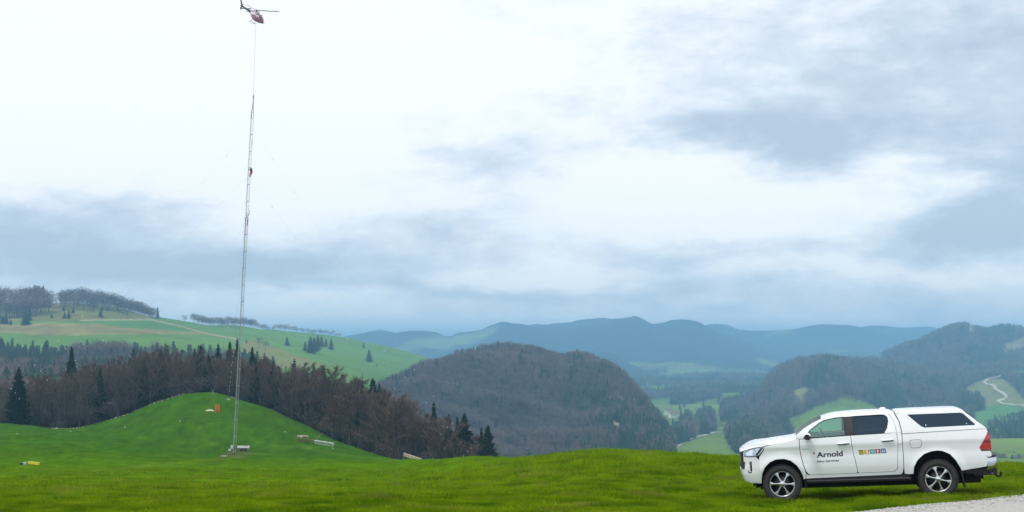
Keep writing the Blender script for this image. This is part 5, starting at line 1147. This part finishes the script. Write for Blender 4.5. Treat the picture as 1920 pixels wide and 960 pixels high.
# ------------------------------------------------------------------ people
SKIN = mat('skin', (.42, .24, .17), .6)
def person(name, label, J, colours, M, group=None, helmet=None):
    """J: joint positions (x right, y back, z up); one continuous skinned body, faces coloured by the nearest bone"""
    bones = [('pelvis', 'chest', 'top'), ('chest', 'neck', 'top'), ('neck', 'head', 'skin'), ('head', 'crown', 'skin'), ('chest', 'shL', 'top'), ('shL', 'elL', 'top'), ('elL', 'haL', 'top'), ('chest', 'shR', 'top'), ('shR', 'elR', 'top'), ('elR', 'haR', 'top'),
             ('pelvis', 'hiL', 'leg'), ('hiL', 'knL', 'leg'), ('knL', 'anL', 'leg'), ('anL', 'toL', 'boot'), ('pelvis', 'hiR', 'leg'), ('hiR', 'knR', 'leg'), ('knR', 'anR', 'leg'), ('anR', 'toR', 'boot')]
    rad = dict(pelvis=.15, chest=.165, neck=.06, head=.095, crown=.08, shL=.075, shR=.075, elL=.05, elR=.05, haL=.034, haR=.034, hiL=.10, hiR=.10, knL=.068, knR=.068, anL=.048, anR=.048, toL=.04, toR=.04)
    J = {k_: Vector(v) for k_, v in J.items()}
    for sd in 'LR':
        h, e_ = J['ha' + sd], J['el' + sd]; d = (h - e_).normalized(); s = d.cross(Vector((0, 1, .2))).normalized(); pm = h + d * .07; J['pa' + sd] = pm; rad['pa' + sd] = .032; bones.append(('ha' + sd, 'pa' + sd, 'skin'))
        for i, (o_, l_) in enumerate(((-.03, .07), (-.01, .085), (.01, .08), (.03, .06))): k_ = f'f{i}{sd}'; J[k_] = pm + s * o_ + d * l_; rad[k_] = .009; bones.append(('pa' + sd, k_, 'skin'))
        J['th' + sd] = h + d * .05 + s * .06; rad['th' + sd] = .010; bones.append(('ha' + sd, 'th' + sd, 'skin'))
    J['nose'] = J['head'] + (J['toL'] + J['toR'] - J['anL'] - J['anR']).normalized() * .115; rad['nose'] = .018; bones.append(('head', 'nose', 'skin'))
    ks = list(J); me = bpy.data.meshes.new(name); me.from_pydata([J[k_] for k_ in ks], [(ks.index(a), ks.index(b_)) for a, b_, _ in bones], []); o = bpy.data.objects.new(name + '_tmp', me); COL.objects.link(o)
    o.modifiers.new('s', 'SKIN'); o.modifiers.new('d', 'SUBSURF').levels = 1
    for i, k_ in enumerate(ks): v = me.skin_vertices[0].data[i]; v.radius = (rad[k_], rad[k_]); v.use_root = (k_ == 'pelvis')
    dg = bpy.context.evaluated_depsgraph_get(); dg.update(); bm_ = bpy.data.meshes.new_from_object(o.evaluated_get(dg)); bpy.data.objects.remove(o)
    cl = ['top', 'leg', 'skin', 'boot']; bm_.materials.clear()
    for q in bm_.polygons:
        c = q.center; best = (9, 'top')
        for a, b_, k_ in bones:
            A, B = J[a], J[b_]; t = max(0, min(1, (c - A).dot(B - A) / max((B - A).length_squared, 1e-6))); dd = (c - A.lerp(B, t)).length
            if dd < best[0]: best = (dd, k_)
        q.material_index = cl.index(best[1]); q.use_smooth = True
    p = obj(name, bm_, [colours['top'], colours['leg'], SKIN, colours['boot']]); p.matrix_world = M; tag(p, label, 'person', group)
    if helmet:
        h = J['head'] + Vector((0, 0, .05)); b = MB(); b.grid([[h + Vector((.125 * math.cos(a) * math.cos(t), .14 * math.sin(a) * math.cos(t), .13 * math.sin(t))) for a in np.linspace(0, 2 * math.pi, 15)[:-1]] for t in np.linspace(-.1, 1.55, 7)], closed=True); b.build('helmet', helmet, p)
    return p
RED = mat('red_workwear', (.50, .025, .05), .8, var=.2); BLK = mat('black_workwear', (.014, .015, .016), .8, var=.2); GRY = mat('pale_grey_workwear', (.55, .57, .56), .8, var=.2); ORG = mat('orange_hivis', (.85, .09, .02), .7, var=.15); BOOT = mat('dark_boots', (.02, .018, .016), .8); WHH = mat('white_helmet', (.75, .75, .75), .3)
MR = Matrix.Translation(mast_at(333)) @ MAX_.to_track_quat('Z', 'Y').to_matrix().to_4x4()
W1 = dict(pelvis=(-.42, -.42, .78), chest=(-.50, -.40, 1.25), neck=(-.48, -.38, 1.46), head=(-.44, -.36, 1.60), crown=(-.43, -.36, 1.72), shL=(-.66, -.36, 1.36), elL=(-.62, -.12, 1.12), haL=(-.30, -.05, 1.24), shR=(-.32, -.46, 1.36), elR=(-.12, -.5, 1.2), haR=(.05, -.25, 1.4),
          hiL=(-.50, -.40, .70), knL=(-.42, -.2, .38), anL=(-.30, -.22, .02), toL=(-.18, -.14, -.02), hiR=(-.34, -.44, .70), knR=(-.12, -.42, .45), anR=(-.08, -.30, .10), toR=(.04, -.22, .05))
person('person', 'worker in black top and red trousers clinging to the left of the mast', W1, dict(top=BLK, leg=RED, boot=BOOT), MR, 'workers on the mast', WHH)
W2 = dict(pelvis=(.40, -.38, .75), chest=(.42, -.40, 1.14), neck=(.38, -.40, 1.34), head=(.34, -.38, 1.48), crown=(.34, -.38, 1.6), shL=(.24, -.42, 1.25), elL=(.06, -.5, 1.10), haL=(-.05, -.3, 1.25), shR=(.60, -.36, 1.25), elR=(.72, -.3, 1.02), haR=(.50, -.22, .92),
          hiL=(.32, -.40, .68), knL=(.10, -.44, .55), anL=(.14, -.3, .22), toL=(.05, -.2, .18), hiR=(.50, -.36, .68), knR=(.74, -.34, .85), anR=(.52, -.28, .55), toR=(.42, -.2, .50))
person('person', 'worker all in red on the right of the mast', W2, dict(top=RED, leg=RED, boot=BOOT), MR, 'workers on the mast', WHH)
W3 = {k_: (v[0] + .42, v[1], v[2]) for k_, v in W1.items()}
person('person', 'lower worker in red clothes on the mast just below the cross arm', W3, dict(top=RED, leg=BLK, boot=BOOT), Matrix.Translation(mast_at(424)) @ MAX_.to_track_quat('Z', 'Y').to_matrix().to_4x4() @ Matrix.Scale(.62, 4), 'workers on the mast', None)
STAND = dict(pelvis=(0, 0, .95), chest=(0, .02, 1.30), neck=(0, -.03, 1.50), head=(0, -.07, 1.62), crown=(0, -.07, 1.73), shL=(-.19, 0, 1.42), elL=(-.27, -.05, 1.14), haL=(-.20, -.24, .98), shR=(.19, 0, 1.42), elR=(.27, -.06, 1.14), haR=(.18, -.25, .98),
             hiL=(-.10, 0, .90), knL=(-.12, -.03, .48), anL=(-.13, .02, .08), toL=(-.14, -.15, .04), hiR=(.10, 0, .90), knR=(.12, -.03, .48), anR=(.13, .02, .08), toR=(.15, -.15, .04))
for i, (px, row, rz_, lab) in enumerate(((405.0, 774.5, .9, 'left of two people in orange work clothes standing on the knoll'), (410.2, 774, -1.2, 'right of two people in orange work clothes standing on the knoll'))):
    h = meadow.hit(px, row); person('person', lab, STAND, dict(top=ORG, leg=ORG, boot=BOOT), Matrix.Translation(h) @ Matrix.Rotation(rz_, 4, 'Z'), 'people in orange on the knoll', ORG)

# ------------------------------------------------------------------ things lying on the meadow
WOOD = mat('pale_timber', (.46, .40, .30), .8, var=.25, vscale=4); STONE = mat('pale_limestone', (.25, .235, .20), .9, var=.3, vscale=3, rand=.25, bump=.5, bscale=6); YEL = mat('yellow_paint', (.72, .60, .02), .45, var=.15); WHT = mat('white_sheet_metal', (.70, .71, .72), .5, var=.1); TARP = mat('pale_tarpaulin', (.55, .53, .36), .8, var=.15)
def at(px, row): return meadow.hit(px, row)
def ground_frame(p, rz):
    e_ = .4; n = Vector((-(float(meadow_z(p.x + e_, p.y)) - float(meadow_z(p.x - e_, p.y))) / (2 * e_), -(float(meadow_z(p.x, p.y + e_)) - float(meadow_z(p.x, p.y - e_))) / (2 * e_), 1)).normalized()
    xa = (Vector((1, 0, 0)) - n * n.x).normalized(); return Matrix.Translation(p) @ Matrix((xa, n.cross(xa), n)).transposed().to_4x4() @ Matrix.Rotation(rz, 4, 'Z')
# trailer by the mast foot
t = empty('flatbed_trailer'); t.matrix_world = ground_frame(at(456, 846), .15); tag(t, 'small flatbed trailer with pale deck beside the mast foot', 'trailer')
b = MB(); b.box((0, 0, .62), (2.1, 1.3, .12)); b.box((0, -.62, .80), (2.1, .05, .28)); b.box((0, .62, .80), (2.1, .05, .28)); b.box((1.02, 0, .80), (.05, 1.2, .28)); b.build('deck', WHT, t)
b = MB(); b.box((0, 0, .48), (1.9, .9, .14)); b.tube([(-1.0, 0, .48), (-1.9, 0, .40)], .05, 6); b.build('chassis', DARKM, t)
for x in (-.3, .4):
    for y in (-.6, .6):
        b = MB(); b.lathe_y([(.001, -.08), (.16, -.08), (.26, -.07), (.28, 0), (.26, .07), (.16, .08), (.001, .08)], 18); b.build('wheel', RUBBER, t, (x, y, .28))
b = MB(); b.tube([Vector((.35 + .32 * math.cos(a), .32 * math.sin(a), .74 + .012 * a)) for a in np.linspace(0, 18, 60)], .03, 5); tag(b.build('cable_coil', ORG, None), 'orange coil of rope lying on the small trailer', 'coil'); bpy.data.objects['cable_coil'].matrix_world = t.matrix_world.copy()
def crate(px, row, d, m, lab, name='equipment_case', rz=.1):
    b = MB(); b.box((0, 0, d[2] / 2), d); b.box((0, 0, d[2] + .02), (d[0] * 1.03, d[1] * 1.03, .05)); b.box((0, -d[1] / 2 - .01, d[2] * .6), (d[0] * .2, .03, .06)); o = b.build(name, m); o.matrix_world = ground_frame(at(px, row), rz); tag(o, lab, 'case'); return o
crate(434.5, 841, (.45, .35, .5), WHT, 'white case directly left of the mast foot'); crate(430.5, 845, (.4, .35, .25), WHT, 'low white case on the grass left of the mast foot')
b = MB(); b.box((0, 0, .06), (1.1, .35, .10)); b.box((.1, .02, .14), (.9, .25, .06)); o = b.build('plank', WOOD); o.matrix_world = ground_frame(at(419, 856), .1); tag(o, 'pale plank lying on the grass below left of the mast foot', 'plank')
# dismantled mast pieces at the wood edge
LAY = lattice_me(3.4, .55, 5)
def lying(px0, r0, px1, r1, m, lab):
    A, B_ = at(px0, r0), at(px1, r1); A = A + Vector((0, 0, .45)); B_ = B_ + Vector((0, 0, .42)); me = LAY.copy(); me.materials.append(m); d = (B_ - A); o = obj('mast_segment', me); k_ = d.length / 3.4
    o.matrix_world = Matrix.Translation(A) @ d.to_track_quat('Z', 'Y').to_matrix().to_4x4() @ Matrix.Diagonal((1.2, 1.2, k_, 1)); tag(o, lab, 'mast segment', 'dismantled mast pieces')
lying(557, 828, 575, 829.5, RUST, 'rusty red lattice mast piece lying at the left end of the dismantled row'); lying(575, 829, 590, 831, RUST, 'orange brown lattice mast piece lying in the middle of the dismantled row'); lying(591, 832, 624, 837, WSTEEL, 'white lattice mast piece lying at the right end of the dismantled row')
for i, (px, row) in enumerate(((560, 822.5), (566, 822), (571, 823))):
    p = at(px, row + 5); b = MB(); b.box((0, 0, .95 + .06 * i), (1.0, .5, .22)); o = b.build('timber_baulk', WOOD); o.matrix_world = ground_frame(p, .2 * i); tag(o, 'pale timber baulk on the left dismantled mast piece', 'timber', 'timber on the dismantled mast')
p = at(590, 829); b = MB(); b.tube([(0, 2, .1), (.8, 2, 1.3), (1.5, 2.1, 1.7)], [.09, .07, .04], 6); b.tube([(.7, 2, 1.2), (.7, 2.2, 1.7)], [.05, .02], 5); o = b.build('dead_branch', PALEBARK, None, p); tag(o, 'pale dead branch leaning at the wood edge behind the white mast piece', 'branch')
# long pale timber stack at the wood edge
A = pix(757, 850, 318); B_ = pix(790, 861, 314); b = MB()
for i in range(3):
    for j in range(2): b.tube([A + Vector((0, j * .35, -.25 * i)) - A, B_ + Vector((0, j * .35, -.25 * i)) - A], .13, 8)
for i in range(5): b.tube([A.lerp(B_, i / 4) - A + Vector((0, -.2, .1)), A.lerp(B_, i / 4) - A + Vector((0, -.2, -6))], .05, 5)
o = b.build('timber_rail', WOOD, None, A); tag(o, 'pale timber rail fence sloping down at the right end of the wood', 'fence')
# yellow case at left
crate(63, 871, (.88, .30, .17), YEL, 'bright yellow equipment case lying on the grass at far left', 'yellow_case', .02)
crate(46, 871, (.26, .2, .14), GRY, 'grey bag beside the yellow case at far left', 'bag', .3); crate(40, 871.5, (.22, .2, .12), DARKM, 'dark bag left of the yellow case', 'bag', -.2)
# pale tarpaulin heap next to the people in orange
p = at(394, 770); b = MB(); P = [[(1.4 * (i / 6 - .5) * 1.3, .7 * (j / 5 - .5), (.34 * math.sin(math.pi * i / 6) * math.sin(math.pi * j / 5) * (1 + .4 * mnoise.noise((i * .7, j * .9, 1))) - .02)) for j in range(6)] for i in range(7)]; b.grid(P, smooth=False); o = b.build('tarpaulin', TARP); o.matrix_world = ground_frame(p, .35); tag(o, 'pale crumpled tarpaulin left of the people in orange', 'tarpaulin')
b = MB(); b.tube([(0, 0, -.2), (0, 0, 1.25)], .06, 6); o = b.build('fence_post', WOOD, None, at(399.5, 741)); tag(o, 'short pale fence post on top of the knoll', 'post')
# stones along the wood edge
def stone_me(seed):
    r = random.Random(seed); bm = bmesh.new(); bmesh.ops.create_icosphere(bm, subdivisions=2, radius=.5)
    for v in bm.verts: v.co = Vector((v.co.x * 1.25, v.co.y, v.co.z * .75)) * (1 + .35 * mnoise.noise(v.co * 1.9 + Vector((seed, 0, 0))))
    me = bpy.data.meshes.new('stone'); bm.to_mesh(me); bm.free(); me.materials.append(STONE); return me
STN = [stone_me(i * 3.1) for i in range(4)]
SL_ = [(0, 3), (4, 3), (9, 2.6), (103, 4), (108, 5.5), (111, 6.5), (115, 4), (120, 3.4), (125, 4), (130, 4), (136, 3.6), (142, 4), (148, 4.4), (154, 3.6), (160, 3), (205, 3), (212, 3), (219, 4), (222, 5), (227, 4), (233, 3.6), (237, 4.5), (242, 3.6), (258, 3), (265, 3), (284, 3.6), (292, 4), (300, 3), (306, 3.6), (318, 4), (326, 4), (332, 3.6), (338, 4), (346, 3), (436, 3), (440, 4), (700, 4), (724, 4.6), (660, 3)]
for i, (px, s_) in enumerate(SL_):
    Y = wood_edge(px) - (2.0 if 280 > px or px > 440 else 8.0) + gR.uniform(-.6, .6); X = (px - 960) / F * Y; o = obj('boulder', STN[i % 4], None, None, (X, Y, float(meadow_z(X, Y)) + .06)); k_ = s_ * Y / F / .55 * .5; o.scale = (k_, k_, k_); o.rotation_euler = (0, 0, i * 1.1)
    tag(o, 'pale limestone boulder in the low stone row along the wood edge', 'boulder', 'stones along the wood edge')

# ------------------------------------------------------------------ houses far off
RENDER_ = mat('white_render', (.72, .71, .68), .8); ROOF = mat('grey_brown_roof', (.16, .11, .09), .8, var=.2); PANE = mat('dark_pane', (.02, .025, .03), .3); PALEROOF = mat('pale_metal_roof', (.62, .66, .64), .5)
def house(px, row, sheet, d, rz, lab, roofm=ROOF):
    h = sheet.hit(px, row)
    if h is None: return
    e_ = empty('farmhouse', h, (0, 0, rz)); tag(e_, lab, 'house', 'far houses'); x, y, z = d[0] / 2, d[1] / 2, d[2]
    b = MB(); b.box((0, 0, z / 2 - 1), (d[0], d[1], z + 2)); b.add([(-x, -y, z), (-x, y, z), (-x, 0, z + y * .8)], [(0, 1, 2)]); b.add([(x, -y, z), (x, y, z), (x, 0, z + y * .8)], [(0, 1, 2)]); b.build('wall', RENDER_, e_)
    b = MB(); o_ = .5
    for sg in (-1, 1): b.add([(-x - o_, sg * (y + o_), z - .3), (x + o_, sg * (y + o_), z - .3), (x + o_, 0, z + y * .8 + .15), (-x - o_, 0, z + y * .8 + .15), (-x - o_, sg * (y + o_), z - .6), (x + o_, sg * (y + o_), z - .6), (x + o_, 0, z + y * .8 - .15), (-x - o_, 0, z + y * .8 - .15)], [(0, 1, 2, 3), (4, 5, 6, 7), (0, 1, 5, 4), (0, 3, 7, 4), (1, 2, 6, 5)])
    b.build('roof', roofm, e_)
    for i in range(3): b = MB(); b.box((x * (-.6 + .6 * i), -y - .02, z * .55), (1.1, .08, 1.4)); b.build('window', PANE, e_)
for i, (px, row, sh, d, lab, rm) in enumerate([(1845, 692, right_hill, (9, 7, 6), 'white house among trees at the end of the hill road, left one', ROOF), (1862, 688, right_hill, (11, 8, 6), 'white house among trees at the end of the hill road, right one', ROOF), (1254, 778, valley, (12, 9, 7), 'largest white house of the hamlet at the foot of the wooded hill', ROOF), (1261, 783, valley, (10, 8, 6), 'small white house at the lower end of the hamlet', ROOF),
        (1268, 780, valley, (8, 7, 5), 'white shed at the right of the hamlet', ROOF), (1402, 760, right_hill, (22, 9, 5), 'long pale roofed barn in the wood above the pickup bonnet', PALEROOF), (1335, 777, valley, (16, 8, 4), 'long pale shed on the valley pasture above the bare copse', PALEROOF), (1888, 704, right_hill, (9, 7, 5), 'small house at the upper end of the winding road', ROOF)]): house(px, row, sh, d, .3 * i - .5, lab, rm)

# ------------------------------------------------------------------ grass on the near meadow
def blade_me(seed, n, h, rad):
    r = random.Random(seed); b = MB()
    for i in range(n):
        a = r.uniform(0, 6.28); q = rad * math.sqrt(r.random()); p = Vector((q * math.cos(a), q * math.sin(a), -.01)); t = r.uniform(0, 6.28); w = r.uniform(.004, .008); s = Vector((math.cos(t), math.sin(t), 0)) * w; H = h * r.uniform(.45, 1.15); ln = Vector((r.uniform(-.6, .6), r.uniform(-.6, .6), 0)) * H
        b.add([p - s, p + s, p + ln * .35 + Vector((0, 0, H * .6)) + s * .7, p + ln * .35 + Vector((0, 0, H * .6)) - s * .7, p + ln + Vector((0, 0, H))], [(0, 1, 2, 3), (3, 2, 4)])
    return b.me('grass_tuft', [GRASSM])
def grassmat():
    M = leafmat('grass_blades', (.070, .155, .001), (.255, .370, .005), .8, .3, 0.0); nt = M.node_tree; L = nt.links; oi = next(n for n in nt.nodes if n.type == 'OBJECT_INFO'); mx = next(n for n in nt.nodes if n.type == 'MIX')
    def nz_(s, d):
        n = nt.nodes.new('ShaderNodeTexNoise'); n.inputs['Scale'].default_value = s; n.inputs['Detail'].default_value = d; L.new(oi.outputs['Location'], n.inputs['Vector']); return n.outputs[0]
    r = nt.nodes.new('ShaderNodeMapRange'); r.inputs[1].default_value = .35; r.inputs[2].default_value = .65; L.new(nz_(1.3, 4), r.inputs[0]); L.new(r.outputs[0], mx.inputs[0])
    dry = nt.nodes.new('ShaderNodeMapRange'); dry.inputs[1].default_value = .56; dry.inputs[2].default_value = .72; dry.inputs[4].default_value = .7; L.new(nz_(.55, 5), dry.inputs[0])
    m2 = nt.nodes.new('ShaderNodeMix'); m2.data_type = 'RGBA'; m2.inputs[7].default_value = (.30, .27, .055, 1); L.new(dry.outputs[0], m2.inputs[0]); L.new(mx.outputs[2], m2.inputs[6])
    for n in nt.nodes:
        if n.type == 'BSDF_PRINCIPLED': L.new(m2.outputs[2], n.inputs['Base Color'])
        if n.type == 'BSDF_TRANSLUCENT': L.new(m2.outputs[2], n.inputs[0])
    return M
GRASSM = grassmat()
def grass(name, n, y0, y1, tuft, label, smin, smax, seed):
    g = np.random.default_rng(seed); Y = 1 / (1 / y0 + (1 / y1 - 1 / y0) * g.random(n) ** 1.0); px = g.uniform(-260, 2180, n); X = (px - 960) / F * Y
    q = np.stack([X, Y, X * 0], -1); nn = fbm(q[:, :3], .5, 3, 2.); keep = (g.random(n) < .80 + .5 * nn) & (edge_dist(X, Y) < .10 + .5 * nn)
    soil = (np.abs(edge_dist(X, Y) + 1.2) < .8) & (X > 8.9); keep &= ~(soil & (g.random(n) < .75))
    X, Y = X[keep], Y[keep]; Z = meadow_z(X, Y); q = np.stack([X, Y, X * 0], -1); sc = np.clip(.85 + 1.1 * fbm(q, .9, 3, 4.) + .5 * fbm(q, .22, 2, 9.), .35, 2.0)
    src = obj('grass_tuft', tuft, None, None, (X[0], Y[0], Z[0])); tag(src, label + ', one tuft', 'grass', None, 'stuff'); FOREST_SRC[tuft.name] = src.name
    o = forest(name, np.stack([X, Y, Z], -1), tuft, label, smin, smax, seed, 1.0, sc); o['category'] = 'grass'
grass('near_grass', 90000, 21, 46, blade_me(1, 16, .085, .13), 'short lush grass of the near meadow', .6, 1.35, 501)
grass('near_grass', 60000, 21, 60, blade_me(2, 14, .07, .15), 'short lush grass filling the near meadow', .6, 1.4, 511)
grass('crest_grass', 70000, 44, 120, blade_me(3, 12, .10, .22), 'grass of the meadow towards the crest', .7, 1.5, 521)

g = np.random.default_rng(77); n = 9000; a_ = g.uniform(-9, 14, n); d_ = np.abs(g.normal(0, .9, n)) - .12; X = E0.x + ED.x * a_ + EN.x * d_; Y = E0.y + ED.y * a_ + EN.y * d_
me = bpy.data.meshes.new('pebble'); bm = bmesh.new(); bmesh.ops.create_icosphere(bm, subdivisions=1, radius=.014)
for v in bm.verts: v.co = Vector((v.co.x * 1.3, v.co.y, v.co.z * .7)) * (1 + .5 * mnoise.noise(v.co * 90))
bm.to_mesh(me); bm.free(); me.materials.append(mat('pebble_stone', (.44, .43, .41), .9, rand=.28)); src = obj('pebble', me, None, None, (X[0], Y[0], float(meadow_z(X[0], Y[0])) + .05)); tag(src, 'loose pale pebble on the gravel track', 'pebble', None, 'stuff'); FOREST_SRC[me.name] = src.name
o = forest('gravel', np.stack([X, Y, meadow_z(X, Y) + np.where(d_ > .1, .048, .02)], -1), me, 'loose pale gravel on the track', .4, 1.7, 540); o['category'] = 'gravel'

# longer grass round the tyres
g = np.random.default_rng(31); q = []
for x in (0.0, 3.085):
    for y in (-.765, .765):
        c_ = TRUCK.matrix_world @ Vector((x, y, -.38))
        for _ in range(150): a_, r_ = g.uniform(0, 6.283), g.uniform(.10, .52); q.append((c_.x + r_ * 1.15 * math.cos(a_), c_.y + r_ * .8 * math.sin(a_)))
q = np.array(q); tf = blade_me(9, 14, .11, .10); src = obj('grass_tuft', tf, None, None, (q[0, 0], q[0, 1], float(meadow_z(*q[0])))); tag(src, 'longer grass round the tyres, one tuft', 'grass', None, 'stuff'); FOREST_SRC[tf.name] = src.name
o = forest('tyre_grass', np.c_[q, meadow_z(q[:, 0], q[:, 1])], tf, 'longer grass standing round the pickup tyres', .7, 1.3, 551); o['category'] = 'grass'

# ------------------------------------------------------------------ haze
b = MB(); b.box((0, 7000, -77), (26000, 20000, 434)); HZ = b.build('haze', None); tag(HZ, 'thin blue haze filling the air over the hills', 'haze', None, 'stuff'); HM = bpy.data.materials.new('haze'); HM.use_nodes = True; nt = HM.node_tree; nt.nodes.clear()
o_ = nt.nodes.new('ShaderNodeOutputMaterial'); v_ = nt.nodes.new('ShaderNodeVolumePrincipled'); v_.inputs['Color'].default_value = (.33, .65, 1.0, 1); v_.inputs['Density'].default_value = 2.0e-4; v_.inputs['Anisotropy'].default_value = .1
nt.links.new(v_.outputs[0], o_.inputs['Volume']); HZ.data.materials.append(HM)
